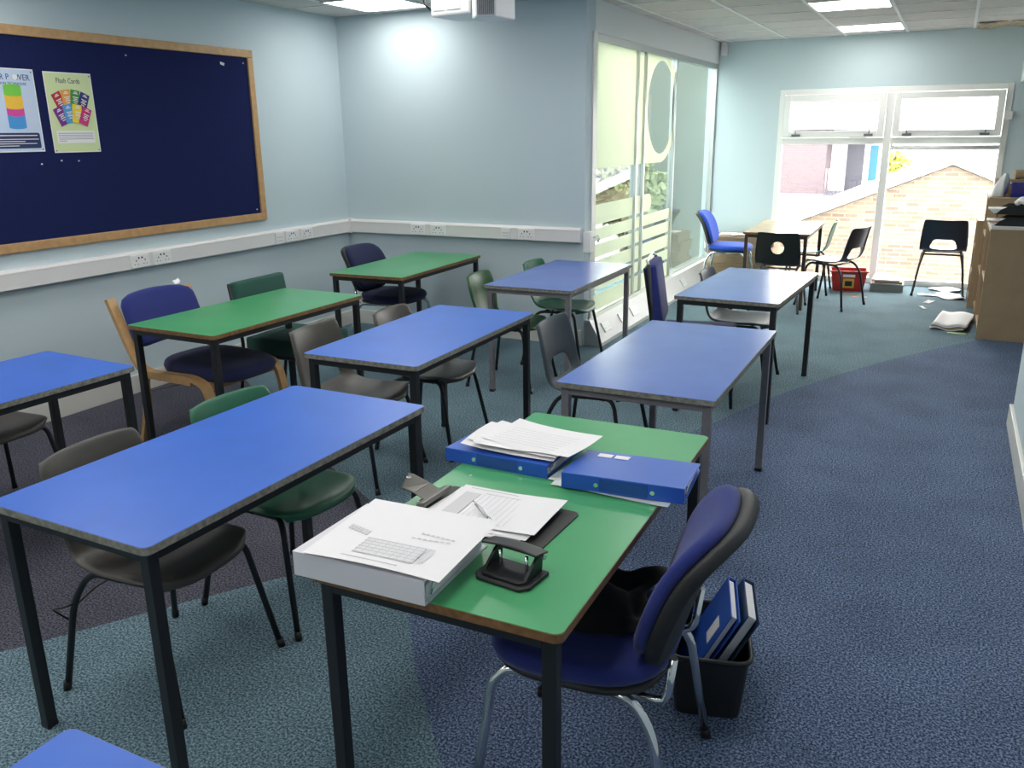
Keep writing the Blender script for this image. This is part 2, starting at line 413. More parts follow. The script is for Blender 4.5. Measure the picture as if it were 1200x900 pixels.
# frosted film, laid in local (y,z) planes
def film(outer, holes):
    o = shape('frosted_film', outer, holes, M['frost'], part, .0006)
    o.matrix_local = Matrix(((0, 0, 1, GX+.004), (1, 0, 0, 0), (0, 1, 0, 0), (0, 0, 0, 1)))
circ = [(8.2+.42*math.cos(k*PI/24), 1.865+.42*math.sin(k*PI/24)) for k in range(48)]
film([[(6.42, 1.37), (7.436, 1.37), (7.436, 2.32), (6.42, 2.32)]], [])
film([[(7.464, 1.37), (7.646, 1.37), (7.646, 2.32), (7.464, 2.32)]], [])
R = .50
film([[(7.674, 1.37), (8.2, 1.365)] + arc((8.2, 1.865), R, -PI/2, -.70, 8) + arc((8.2, 1.865), R, .70, 1.15, 5) + [(8.35, 2.32), (7.674, 2.32)]], [circ])
# keep rim: right side of ring inside the pane
bandz = [(.93, 1.09), (.80, .90), (.665, .77), (.515, .635), (.385, .485), (.215, .355)]
for a, b in ((6.42, 7.436), (7.464, 7.646), (7.674, 8.586)):
    for i, (z0, z1) in enumerate(bandz):
        if i == 0 and a > 7.6:
            film([[(a, z0), (7.9, z0)] + arc((7.9, z0+.08), .08, -PI/2, PI/2, 6) + [(a, z1)]], [])
        else: film([[(a, z0), (b, z0), (b, z1), (a, z1)]], [])
# white jamb at the wall end
mb = MB(); mb.box(XP-.02, XP+.012, YB+.12, YB+.20, .2, 2.37); struct('trim_1', mb, M['trim'])

# slanted floor trunking under the partition
ft = thing('floor_trunking', 'cream slanted skirting trunking running along the foot of the glass partition', 'trunking', (0, 0, 0))
mb = MB(); mb.prism([(XP-.02, 0), (XP+.15, 0), (XP+.15, .03), (XP+.045, .205), (XP-.02, .205)], YB+.02, YF-.02, 'y'); mb.build('trunking_body', M['trunk'], ft)
mb = MB(); mb.prism([(XP-.021, .0), (XP+.151, 0), (XP+.151, .031), (XP+.046, .206), (XP-.021, .206)], YB+.014, YB+.021, 'y'); mb.build('end_cap', M['alu'], ft)
sl = Vector((-.105, 0, .175)).normalized(); nrm = Vector((.175, 0, .105)).normalized()
for y in (6.45, 6.85, 7.15, 8.0, 8.75):
    mb = MB(); Rm = Matrix((Vector((0, 1, 0)), sl, nrm)).transposed()
    c = Vector((XP+.098, y, .118)) + nrm*.004
    mb.obox(c, (.146, .086, .012), Rm, .003); fs = mb.build('socket', M['socket'], ft)
    mb = MB()
    for dy in (-.04, .04):
        for a, b in ((0, .016), (-.011, -.012), (.011, -.012)): mb.obox(c+Vector((0, dy+a, 0))+sl*b+nrm*.0065, (.006, .003, .001), Rm)
    mb.build('socket_pins', M['dark'], fs)

# ---------------------------------------------------------------- far window
win = bpy.data.objects.new('window_2', None); COL.objects.link(win); win['kind'] = 'structure'
def fr(a, b, c, d, t, y0=YF-.01, y1=YF+.07):
    mb = MB(); mb.box(a, a+t, y0, y1, c, d, .004); mb.box(b-t, b, y0, y1, c, d, .004)
    mb.box(a+t, b-t, y0, y1, d-t, d, .004); mb.box(a+t, b-t, y0, y1, c, c+t, .004); return mb
mb = fr(WX0, WX1, .0, WZ1, .055)
mb.box(-.70, -.625, YF-.01, YF+.07, .055, WZ1-.055, .004); mb.box(WX0+.055, -.70, YF-.01, YF+.07, 1.49, 1.56, .004); mb.box(-.625, WX1-.055, YF-.01, YF+.07, 1.49, 1.56, .004)
mb.build('window_frame', M['upvc'], win)
for a, b in ((WX0+.06, -.705), (-.62, WX1-.06)):
    mb = fr(a, b, 1.565, WZ1-.06, .065, YF-.04, YF+.03); sash = mb.build('window_sash', M['upvc'], win)
    mb = MB(); mb.box(a+.065, b-.065, YF+.0, YF+.006, 1.63, WZ1-.125); mb.build('pane', M['glass'], sash)
    mb = MB()
    mb.box(a+.1, a+.19, YF-.065, YF-.04, 1.575, 1.60, .003); mb.box(b-.19, b-.1, YF-.065, YF-.04, 1.575, 1.60, .003)
    mb.tube([(a+.14, YF-.055, 1.60), (a+.14, YF-.055, 1.645), (b-.14, YF-.055, 1.645), (b-.14, YF-.055, 1.60)], .006)
    mb.build('window_stay', M['steel_grey'], sash)
    mb = MB(); mb.box(a, b, YF+.02, YF+.026, .055, 1.49); mb.build('pane', M['glass'], win)
mb = MB(); mb.box(WX0, WX1, YF-.03, YF-.01, 0, .06, .004); mb.build('window_sill', M['upvc'], win)
rb = thing('roller_blind', 'rolled up grey blind under the transom of the right window', 'blind', (0, 0, 0))
mb = MB(); mb.cyl((-.60, YF-.045, 1.455), .022, 1.0, 'x', 16); mb.build('blind_roll', M['trunk'], rb)
for x in (-.62, .39):
    mb = MB(); mb.box(x, x+.02, YF-.07, YF-.01, 1.42, 1.495, .003); mb.build('bracket', M['upvc'], rb)
wb = MB(); wb.box(.40, .47, YF-.06, YF-.005, 1.72, 1.80, .006); tag(wb.build('window_sensor', M['trunk']), 'small beige sensor box at the right edge of the far window', 'sensor')

# PIR sensor in the far corner
t = thing('motion_sensor', 'white motion sensor high in the far left corner', 'sensor', (XP+.06, YF, 2.54))
mb = MB(); mb.prism([(-.035, -.085), (.035, -.085), (.035, .06), (-.035, .06)], -.05, 0, 'y'); mb.build('sensor_body', M['socket'], t, mods=(('BEVEL', dict(width=.012, segments=3)),))
mb = MB(); mb.box(-.022, .022, -.056, -.049, -.07, -.03, .004); mb.build('sensor_lens', M['paper'], t)

# ---------------------------------------------------------------- dado trunking with sockets
def trunking(name, label, loc, rz, length, socks, gaps=()):
    """local x along the wall, local -y into the room"""
    t = thing(name, label, 'trunking', loc, rz)
    mb = MB(); mb.prism([(0, -.0), (-.048, -.0), (-.052, .004), (-.052, .098), (-.040, .112), (0, .112)], 0, length, 'x')
    mb.build('trunking_body', M['trunk'], t)
    mb = MB(); mb.box(0, length, -.0535, -.05, .006, .010); mb.box(0, length, -.0535, -.05, .089, .093); mb.build('cover_strip', M['trim'], t)
    for x, w_ in socks:
        mb = MB(); mb.box(x, x+w_, -.063, -.05, .007, .093, .004); so = mb.build('socket', M['socket'], t)
        mb = MB()
        if w_ > .1:
            for q in (.038, .108):
                mb.box(x+q-.003, x+q+.003, -.0645, -.062, .050, .060); mb.box(x+q-.017, x+q-.009, -.0645, -.062, .030, .034); mb.box(x+q+.009, x+q+.017, -.0645, -.062, .030, .034)
            mb.box(x+.055, x+.065, -.0645, -.062, .066, .078); mb.box(x+.081, x+.091, -.0645, -.062, .066, .078)
            mb.build('socket_pins', M['dark'], so)
        else:
            mb.box(x+.012, x+w_-.012, -.0645, -.062, .03, .032); mb.box(x+.012, x+w_-.012, -.0645, -.062, .055, .057); mb.build('socket_slot', M['edge_grey'], so)
    return t
# left wall: local x -> world +y, local -y -> world +x
trunking('dado_trunking', 'white dado trunking with double sockets along the noticeboard wall', (XL, YR, .828), PI/2, YB-YR, [(y-YR, .146) for y in (3.81, 3.99, 5.30, 5.48)] + [(5.18-YR, .086)])
trunking('dado_trunking', 'white dado trunking with sockets along the alcove back wall', (XL+.053, YB, .828), 0, XP-XL-.07, [(x-XL-.053, .146) for x in (-4.07, -3.87, -3.05)] + [(-3.20-XL-.053, .086)])
mb = MB(); mb.box(XL, XL+.062, YB-.062, YB, .822, .946, .003); tag(mb.build('corner_cover', M['trunk']), 'white corner piece joining the two runs of dado trunking', 'trunking')
t = thing('switched_outlet', 'white outlet box with a pipe on the wall end beside the glass partition', 'outlet', (XP, YB+.06, .86))
mb = MB(); mb.box(-.01, .045, -.065, .04, -.11, .05, .006); mb.build('outlet_box', M['socket'], t)
mb = MB(); mb.tube([(.03, 0, -.10), (.03, 0, -.5), (.02, 0, -.655)], .009); mb.build('pipe', M['trunk'], t)
mb = MB(); mb.tube([(.05, .0, .0), (.085, .01, .02), (.10, .01, .0), (.085, .01, -.03)], .008); mb.build('lever', M['socket'], t)

# ---------------------------------------------------------------- noticeboard
nb = thing('noticeboard', 'large navy felt noticeboard with a beech frame on the left wall', 'noticeboard', (XL, 0, 0))
Y0, Y1, Z0, Z1, FW = .9, 5.145, 1.03, 2.265, .055
mb = MB(); mb.box(0, .012, Y0+FW, Y1-FW, Z0+FW, Z1-FW); mb.build('felt_panel', M['board'], nb)
mb = MB()
mb.box(0, .026, Y0, Y1, Z0, Z0+FW, .006); mb.box(0, .026, Y0, Y1, Z1-FW, Z1, .006)
mb.box(0, .026, Y0, Y0+FW, Z0+FW, Z1-FW, .006); mb.box(0, .026, Y1-FW, Y1, Z0+FW, Z1-FW, .006)
mb.build('board_frame', M['oak'], nb)
pins = [(4.02, 2.155), (5.05, 2.17), (5.05, 1.115), (3.33, 1.515), (3.46, 1.53), (3.575, 1.525)]
for y, z in pins:
    mb = MB(); mb.cyl((XL+.012, y, z), .0045, .006, 'x', 10)
    tag(mb.build('drawing_pin', M['paper']), 'small white drawing pin stuck in the navy noticeboard', 'drawing pin', 'white drawing pins on the noticeboard')
mb = MB(); mb.grid(lambda a, b: (XL+.016+.008*a*b, 4.82+.035*a, 2.15+.018*b-.01*a), 3, 3)
tag(mb.build('paper_scrap', M['paper']), 'torn white paper scrap pinned near the top right of the noticeboard', 'paper scrap')
# posters: local x = world +y, local y = world +z, local z = world +x
PM = {}
for n, c in dict(red=(190, 45, 50), orange=(235, 165, 70), green=(75, 150, 70), navy=(45, 50, 120), purple=(125, 50, 140), sky=(80, 160, 215), yel=(245, 215, 50), pink=(205, 50, 125), lgreen=(120, 200, 70), gold=(240, 190, 60), mag=(215, 70, 155), blue=(70, 150, 215), pale=(214, 226, 172), pblue=(196, 212, 236), dnavy=(38, 48, 95)).items():
    PM[n] = mat('print_'+n, rgb(*c), .45)
def poster(label, y0, z0, w_, h_, bgm):
    t = thing('poster', label, 'poster'); t.matrix_world = Matrix(((0, 0, 1, XL+.014), (1, 0, 0, y0), (0, 1, 0, z0), (0, 0, 0, 1)))
    mb = MB(); mb.box(0, w_, 0, h_, 0, .0015); mb.build('sheet', M['paper'], t)
    o = shape('printed_background', [[(.006, .006), (w_-.006, .006), (w_-.006, h_-.006), (.006, h_-.006)]], [], bgm, t, .0002); o.location = (0, 0, .0018)
    mb = MB()
    for a, b in ((.012, .012), (w_-.014, .012), (w_-.014, h_-.016)): mb.cyl((a, b, .002), .004, .004, 'z', 8)
    mb.build('poster_pins', M['steel_grey'], t)
    return t
def quad(name, pts, mt, t, z=.0026):
    o = shape(name, [pts], [], mt, t, .0002); o.location = (0, 0, z); return o
def lines(name, t, mt, rows, z=.0034):
    mb = MB()
    for x0, x1, y, h in rows: mb.box(x0, x1, y, y+h, z-.0002, z+.0002)
    return mb.build(name, mt, t)
p2 = poster('tall pale green flash cards poster pinned to the noticeboard', 3.425, 1.575, .315, .455, PM['pale'])
text('poster_title', 'Flash Cards', .040, PM['dnavy'], p2, (.075, .395, .0025), (0, 0, 0), .85)
def cards(cx, cy, n, cols, w_, h_, a0, a1, rad, zb=0):
    for i in range(n):
        a = a0+(a1-a0)*i/(n-1)
        c = Vector((cx+rad*math.sin(a), cy+rad*math.cos(a)))
        ux = Vector((math.cos(a), -math.sin(a))); uy = Vector((math.sin(a), math.cos(a)))
        o = quad('flash_card', [tuple(c+ux*sx*w_/2+uy*sy*h_/2) for sx, sy in ((-1, -1), (1, -1), (1, 1), (-1, 1))], PM[cols[i]], p2, .0026+.0006*i+zb)
        mb = MB()
        for k, (q, l) in enumerate(((.38, .3), (.30, .5), (.08, .6), (-.02, .4), (-.12, .55), (-.24, .35))):
            A = c+uy*q*h_; mb.obox((A.x, A.y, i*.0006+.0029+zb), (w_*l, .005, .0003), Matrix.Rotation(-a, 3, 'Z'))
        mb.build('card_lines', M['paper'], o)
cards(.158, .115, 4, ['red', 'orange', 'green', 'navy'], .062, .10, -.42, .42, .195)
cards(.155, .03, 4, ['purple', 'sky', 'yel', 'pink'], .062, .105, -.42, .42, .195, .0026)
quad('text_panel', [(.03, .055), (.285, .055), (.285, .125), (.03, .125)], M['paper'], p2)
lines('text_lines', p2, M['ink2'], [(.04, .275, .109-.011*k, .0035) if k < 4 else (.04, .09, .109-.011*k, .0035) for k in range(5)])
p1 = poster('pale blue memory power poster cut by the left edge of the view', 3.05, 1.585, .315, .45, PM['pblue'])
text('poster_title', 'R P   WER', .046, PM['dnavy'], p1, (.108, .388, .0025), (0, 0, 0), .9)
o = shape('title_letter_disc', [[(.199+.015*math.cos(k*PI/10), .404+.015*math.sin(k*PI/10)) for k in range(20)]], [], M['socket'], p1, .002); o.location = (0, 0, .003)
text('poster_subtitle', 'SION TECHNIQUES', .021, PM['dnavy'], p1, (.1, .362, .0025), (0, 0, 0), .9)
y_ = .135
for n, h in (('blue', .068), ('mag', .038), ('gold', .070), ('lgreen', .045)):
    top = [(.172+.052*math.cos(a)-.0, y_+h+.010*math.sin(a)) for a in [k*PI/10 for k in range(11)]]
    bot = [(.172-.052*math.cos(a), y_-.010*math.sin(a)) for a in [k*PI/10 for k in range(11)]]
    quad('stack_band', [(a, b) for a, b in top]+[(a, b) for a, b in bot], PM[n], p1, .0026 + y_*.004); y_ += h
lines('caption_lines', p1, M['ink'], [(.245, .285, .33-.028*k-(.02 if k % 2 else 0), .005) for k in range(8)])
quad('text_panel', [(.01, .02), (.29, .02), (.295, .028), (.295, .098), (.288, .105), (.01, .105)], PM['dnavy'], p1)
lines('text_lines', p1, M['paper'], [(.02, .28, .088, .005), (.02, .285, .068, .004), (.03, .2, .056, .004), (.02, .27, .044, .004), (.03, .16, .032, .004)])

# ---------------------------------------------------------------- projector
t = thing('projector', 'white ceiling projector with side vent grille at the top edge of the view', 'projector', (-2.60, 4.5, 2.30), math.radians(-6))
mb = MB(); mb.box(-.19, .08, 0, .28, 0, .11, .012); mb.build('projector_body', M['socket'], t)
mb = MB(); mb.box(-.17, -.09, -.003, .003, .03, .09); mb.box(-.07, .02, -.003, .003, .03, .09); mb.build('vent_panel', M['trim'], t)
mb = MB(); mb.prism([(.085, .02), (.16, -.05), (.26, .0), (.26, .2), (.085, .2)], -.03, .10, 'z'); mb.build('speaker_block', M['socket'], t, mods=(('BEVEL', dict(width=.008, segments=2)),))
mb = MB(); d = Vector((.10, .05, 0)).normalized()
for k in range(12): mb.obox(Vector((.16, -.05, 0))+d*(.012+.008*k)+Vector((.0015, -.003, .035)), (.003, .003, .105), Matrix.Rotation(.46, 3, 'Z'))
mb.build('grille', M['edge_grey'], t)
mb = MB(); mb.tube([(-.05, .14, .10), (-.05, .14, .30)], .025, 12); mb.build('ceiling_mount', M['tbar'], t)
mb = MB(); mb.tube([(-.20, .02, .04), (-.23, .0, .07), (-.25, .0, .15), (-.22, .1, .295)], .006); mb.build('cable', M['p_black'], t)

# ---------------------------------------------------------------- desks
def desk(label, N, a, L, W, topm, edgem, framem, group=None, H=.72, rad=.02):
    """N = corner nearest the camera; long axis at angle a"""
    rz = a-PI/2
    ua = Vector((math.cos(a), math.sin(a))); va = Vector((-math.sin(a), math.cos(a)))
    c = Vector(N)+ua*L/2+va*W/2
    t = thing('classroom_table', label, 'table', (c.x, c.y, 0), rz, group)
    mb = MB(); mb.mi = 0; mb.prism(rrect(W, L, rad, 5), H-.021, H-.0012, 'z')
    mb.mi = 1; mb.prism(rrect(W-.003, L-.003, rad, 5), H-.0012, H, 'z')
    mb.build('tabletop', [edgem, topm], t)
    i = .018; h = .030; s = .032
    mb = MB()
    x, y = W/2-i, L/2-i
    mb.box(-x+s, x-s, -y, -y+.025, H-.021-h, H-.021); mb.box(-x+s, x-s, y-.025, y, H-.021-h, H-.021)
    mb.box(-x, -x+.025, -y+s, y-s, H-.021-h, H-.021); mb.box(x-.025, x, -y+s, y-s, H-.021-h, H-.021)
    mb.build('apron_frame', framem, t)
    for sx in (-1, 1):
        for sy in (-1, 1):
            x0 = sx*x; y0 = sy*y
            mb = MB(); mb.box(min(x0, x0-sx*s), max(x0, x0-sx*s), min(y0, y0-sy*s), max(y0, y0-sy*s), .012, H-.021, .003)
            lg = mb.build('leg', framem, t)
            mb = MB(); mb.box(min(x0, x0-sx*s)-.001, max(x0, x0-sx*s)+.001, min(y0, y0-sy*s)-.001, max(y0, y0-sy*s)+.001, 0, .018, .003); mb.build('foot_cap', M['p_black'], lg)
    return t
B, G, WD = M['lam_blue'], M['lam_green'], M['lam_wood']; eg, ew = M['edge_grey'], M['edge_wood']; sb, sg, sbr = M['steel_black'], M['steel_grey'], M['steel_brown']
gb = 'blue topped classroom tables'; gg = 'green topped classroom tables'
desk('green table in front carrying the binders, clipboard and hole punch', (-.571, 1.32), 1.588, 1.236, .613, G, ew, sb, gg)
desk('big bright blue table nearest on the left, with black legs', (-1.604, 1.226), 1.56, 1.224, .613, B, eg, sb, gb)
desk('blue table cut by the left edge of the view', (-3.062, 1.2), 1.536, 1.2, .61, B, eg, sb, gb)
desk('green table under the noticeboard with the wooden armless chair behind it', (-3.133, 2.949), 1.559, 1.206, .62, G, ew, sb, gg)
desk('blue table in the middle with two grey shell chairs pushed in', (-1.91, 2.878), 1.59, 1.209, .60, B, eg, sb, gb)
desk('small looking green table in the alcove corner by the trunking', (-3.254, 4.782), 1.605, 1.191, .612, G, ew, sb, gg)
desk('grey framed blue table beside the near end of the glass partition', (-2.001, 4.76), 1.585, 1.2, .609, M['lam_blue2'], eg, sg, gb, rad=.006)
desk('grey framed blue table behind the front green table', (-.665, 2.921), 1.574, 1.24, .628, M['lam_blue2'], eg, sg, gb, rad=.006)
desk('blue table with black legs farthest down the right row, shining with window light', (-.777, 4.833), 1.528, 1.21, .613, M['lam_blue2'], eg, sb, gb)
desk('beech topped table by the far window', (-1.112, 8.305), 1.585, 1.201, .61, WD, M['edge_wood'], sbr)
desk('blue table corner at the bottom left edge of the view', (-.60, -.47), PI/2, 1.2, .602, B, eg, sb, gb)

# ---------------------------------------------------------------- shell chairs
PROF = [(.222, .412), (.205, .430), (.15, .434), (.07, .428), (-.02, .422), (-.10, .424), (-.155, .434), (-.19, .462), (-.207, .505), (-.218, .555), (-.230, .61), (-.244, .665), (-.258, .715), (-.268, .748)]
HW_S = [.170, .192, .203, .205, .203, .196, .190, .184, .182, .185, .189, .190, .186, .172]
HW_W = [.165, .192, .205, .208, .200, .182, .158, .152, .164, .180, .188, .186, .180, .164]
def shell(kind):
    prof = PROF; hw = HW_W if kind == 'waist' else HW_S
    if kind in ('slot', 'round'): hw = [.170, .195, .205, .207, .205, .203, .203, .206, .206, .204, .200, .195, .190, .182]
    us = [-1, -.94, -.78, -.52, -.26, 0, .26, .52, .78, .94, 1]
    bm = bmesh.new(); V = []
    n = len(prof)
    for j, (x, z) in enumerate(prof):
        if j == 0: t = Vector((prof[0][0]-prof[1][0], 0, prof[0][1]-prof[1][1]))
        else: t = Vector((prof[j-1][0]-prof[j][0], 0, prof[j-1][1]-prof[j][1]))
        t.normalize(); nrm = Vector((-t.z, 0, t.x))
        if nrm.z < 0 and j < 8: nrm = -nrm
        if j >= 6 and nrm.x < 0: nrm = -nrm
        back = max(0, (j-6)/(n-7)) if j > 6 else 0
        row = []
        for u in us:
            a = abs(u)
            p = Vector((x, u*hw[j], z))
            bow = (.014*a**3 if j < 7 else .014+.022*a**2-.006)
            if j < 7: bow = .006*a**2+.006*a**4 + (j/7)*.014*a**2
            else: bow = .035*a**2
            p += nrm*bow
            if j >= n-2: p.z -= (.003 if j == n-2 else (.008 if kind in ('slot', 'round') else .016))*a**4
            if j <= 1: p.x -= (.05 if j == 0 else .035)*a**4
            if a == 1: p -= nrm*.016; p.y += math.copysign(.003, u)
            row.append(bm.verts.new(p))
        V.append(row)
    # lip at the top edge
    lip = [bm.verts.new(v.co + Vector((-.014, 0, -.004))) for v in V[-1]]
    V.append(lip)
    lip0 = [bm.verts.new(v.co + Vector((.0, 0, -.014))) for v in V[0]]
    skip = set()
    if kind == 'slot':
        for j in (7, 8): skip |= {(j, i) for i in range(3, 7)}
    if kind == 'round':
        for j in (9, 10): skip |= {(j, i) for i in (4, 5)}
    for j in range(len(V)-1):
        for i in range(len(us)-1):
            if (j, i) in skip: continue
            bm.faces.new((V[j][i], V[j][i+1], V[j+1][i+1], V[j+1][i]))
    for i in range(len(us)-1): bm.faces.new((lip0[i], lip0[i+1], V[0][i+1], V[0][i]))
    if kind == 'slot':   # trapezoid: narrower at the top of the opening
        for i in range(3, 8):
            V[9][i].co.y *= .80; V[7][i].co.y *= 1.15; V[8][i].co.y *= 1.0
    if kind == 'round':
        ring = [(9, 4), (9, 5), (9, 6), (10, 6), (11, 6), (11, 5), (11, 4), (10, 4)]
        cz = V[10][5].co.copy()
        for k, (j, i) in enumerate(ring):
            a = -3*PI/4 + k*PI/4
            V[j][i].co = Vector((cz.x-.20*(.062*math.sin(a)), .062*math.cos(a), cz.z-.005+.062*math.sin(a)))
    # drop loose verts
    bmesh.ops.delete(bm, geom=[v for v in bm.verts if not v.link_faces], context='VERTS')
    bmesh.ops.recalc_face_normals(bm, faces=bm.faces)
    for f in bm.faces: f.smooth = True
    return bm
def bm_obj(name, bm, mt, parent, mods=()):
    mb = MB(); mb.bm.free(); mb.bm = bm
    return mb.build(name, mt, parent, mods=mods)
def bend(pts, r=.03, n=5):
    """round the corners of a polyline"""
    P = [Vector(p) for p in pts]; out = [P[0]]
    for i in range(1, len(P)-1):
        a = (P[i-1]-P[i]); b = (P[i+1]-P[i]); q = min(r, a.length*.45, b.length*.45)
        A = P[i]+a.normalized()*q; Bq = P[i]+b.normalized()*q
        for k in range(n+1):
            t = k/n; out.append(A*(1-t)**2+P[i]*2*t*(1-t)+Bq*t*t)
    out.append(P[-1]); return out
def shell_chair(label, x, y, deg, kind, mt, group, frame='steel_black', sc=1.0, wires=False):
    t = thing('shell_chair', label, 'chair', (x, y, 0), math.radians(deg), group)
    t.scale = (sc, sc, sc)
    bm_obj('shell', shell(kind), M[mt], t, (('SOLIDIFY', dict(thickness=.005, offset=-1)), ('SUBSURF', dict(levels=1, render_levels=2))))
    fm = M[frame]
    for s in (-1, 1):
        mb = MB(); mb.tube(bend([(.235, s*.225, .0), (.165, s*.183, .375), (.135, s*.165, .408), (.02, s*.165, .405)], .05), .0105, 10)
        lf = mb.build('leg', fm, t)
        mb = MB(); mb.tube([(.2365, s*.226, -.0), (.231, s*.2225, .03)], .0125, 10); mb.build('foot_cap', M['p_black'], lf)
        mb = MB(); mb.tube(bend([(-.235, s*.225, 0), (-.185, s*.19, .30), (-.13, s*.165, .40), (.02, s*.165, .405)], .09, 8), .0105, 10)
        lr = mb.build('leg', fm, t)
        mb = MB(); mb.tube([(-.2365, s*.226, 0), (-.232, s*.2235, .03)], .0125, 10); mb.build('foot_cap', M['p_black'], lr)
        if wires:
            mb = MB(); mb.tube(bend([(-.17, s*.183, .30), (-.19, s*.23, .30), (-.23, s*.235, .29), (-.21, s*.20, .24)], .015, 3), .003, 6)
            mb.build('linking_hook', fm, t)
    if wires:
        mb = MB(); mb.tube(bend([(-.185, -.19, .285), (-.20, -.1, .30), (-.20, .1, .30), (-.185, .19, .285)], .02, 3), .003, 6); mb.build('linking_wire', fm, t)
    mb = MB(); mb.tube([(.10, -.165, .402), (.10, .165, .402)], .009, 8); mb.tube([(-.09, -.165, .397), (-.09, .165, .397)], .009, 8)
    mb.build('cross_rails', fm, t)
    return t
gr = 'grey brown shell chairs'; gn = 'green shell chairs'; gs = 'slate and navy shell chairs'
shell_chair('grey shell chair pushed under the near left end of the big blue table', -2.065, 1.64, 3, 'solid', 'p_grey', gr, wires=True)
shell_chair('light green shell chair at the far half of the big blue table', -2.03, 2.17, -4, 'solid', 'p_green', gn)
shell_chair('grey chair seat under the blue table at the left edge', -3.73, 2.13, 0, 'solid', 'p_grey', gr)
shell_chair('grey shell chair with open lower back, nearer of two at the middle blue table', -2.52, 3.27, 2, 'slot', 'p_grey', gr)
shell_chair('grey shell chair farther of two at the middle blue table', -2.415, 3.79, 2, 'waist', 'p_grey', gr, wires=True)
shell_chair('bottle green shell chair behind the left corner of the alcove blue table', -2.56, 5.05, 2, 'waist', 'p_green2', gn)
shell_chair('green shell chair under the alcove blue table nearest the glass partition', -2.46, 5.70, 0, 'waist', 'p_green', gn)
shell_chair('slate blue shell chair with open lower back behind the front green table', -1.49, 3.88, 0, 'slot', 'p_slate', gs)
shell_chair('dark slate shell chair under the farthest blue table', -1.17, 5.75, 0, 'slot', 'p_slate', gs)
shell_chair('black shell chair with a round hole in its back at the beech table', -1.36, 8.36, 90, 'round', 'p_black', None, 'steel_grey')
shell_chair('pale green shell chair seen side on by the far window', -1.26, 9.42, 182, 'waist', 'p_green', gn)
shell_chair('navy shell chair turned sideways in front of the red storage box', -.93, 8.72, 160, 'slot', 'p_navy', gs, sc=1.03)
shell_chair('dark navy shell chair standing alone facing the right window pane', .005, 9.78, 90, 'slot', 'p_navy', gs, 'steel_brown', sc=1.04)

# ---------------------------------------------------------------- cushions
def pad(mb, w_, h_, th, dome, ex, f, nr=7, ns=40, rim=.5):
    """superellipse cushion in local (a,b), top at +c ; f maps (a,b,c)->xyz"""
    def ring(r, c): 
        out = []
        for k in range(ns):
            a = 2*PI*k/ns; ca, sa = math.cos(a), math.sin(a)
            q = (abs(ca)**ex+abs(sa)**ex)**(-1/ex)
            out.append(mb.bm.verts.new(f(r*q*ca*w_/2, r*q*sa*h_/2, c)))
        return out
    rings = []
    for i in range(1, nr+1):
        r = i/nr*.92; rings.append(ring(r, th+dome*(1-r*r)))
    rings.append(ring(.97, th*.88)); rings.append(ring(1, th*.5)); rings.append(ring(.97, th*.1)); rings.append(ring(.90, 0))
    rings.append(ring(.45, 0))
    c0 = mb.bm.verts.new(f(0, 0, th+dome)); c1 = mb.bm.verts.new(f(0, 0, 0))
    for k in range(ns):
        k2 = (k+1) % ns
        mb.bm.faces.new((c0, rings[0][k], rings[0][k2])); mb.bm.faces.new((c1, rings[-1][k2], rings[-1][k]))
        for A, Bq in zip(rings, rings[1:]): mb.bm.faces.new((A[k], Bq[k], Bq[k2], A[k2]))
    for fc in mb.bm.faces: fc.smooth = True; fc.material_index = mb.mi
    bmesh.ops.recalc_face_normals(mb.bm, faces=mb.bm.faces)
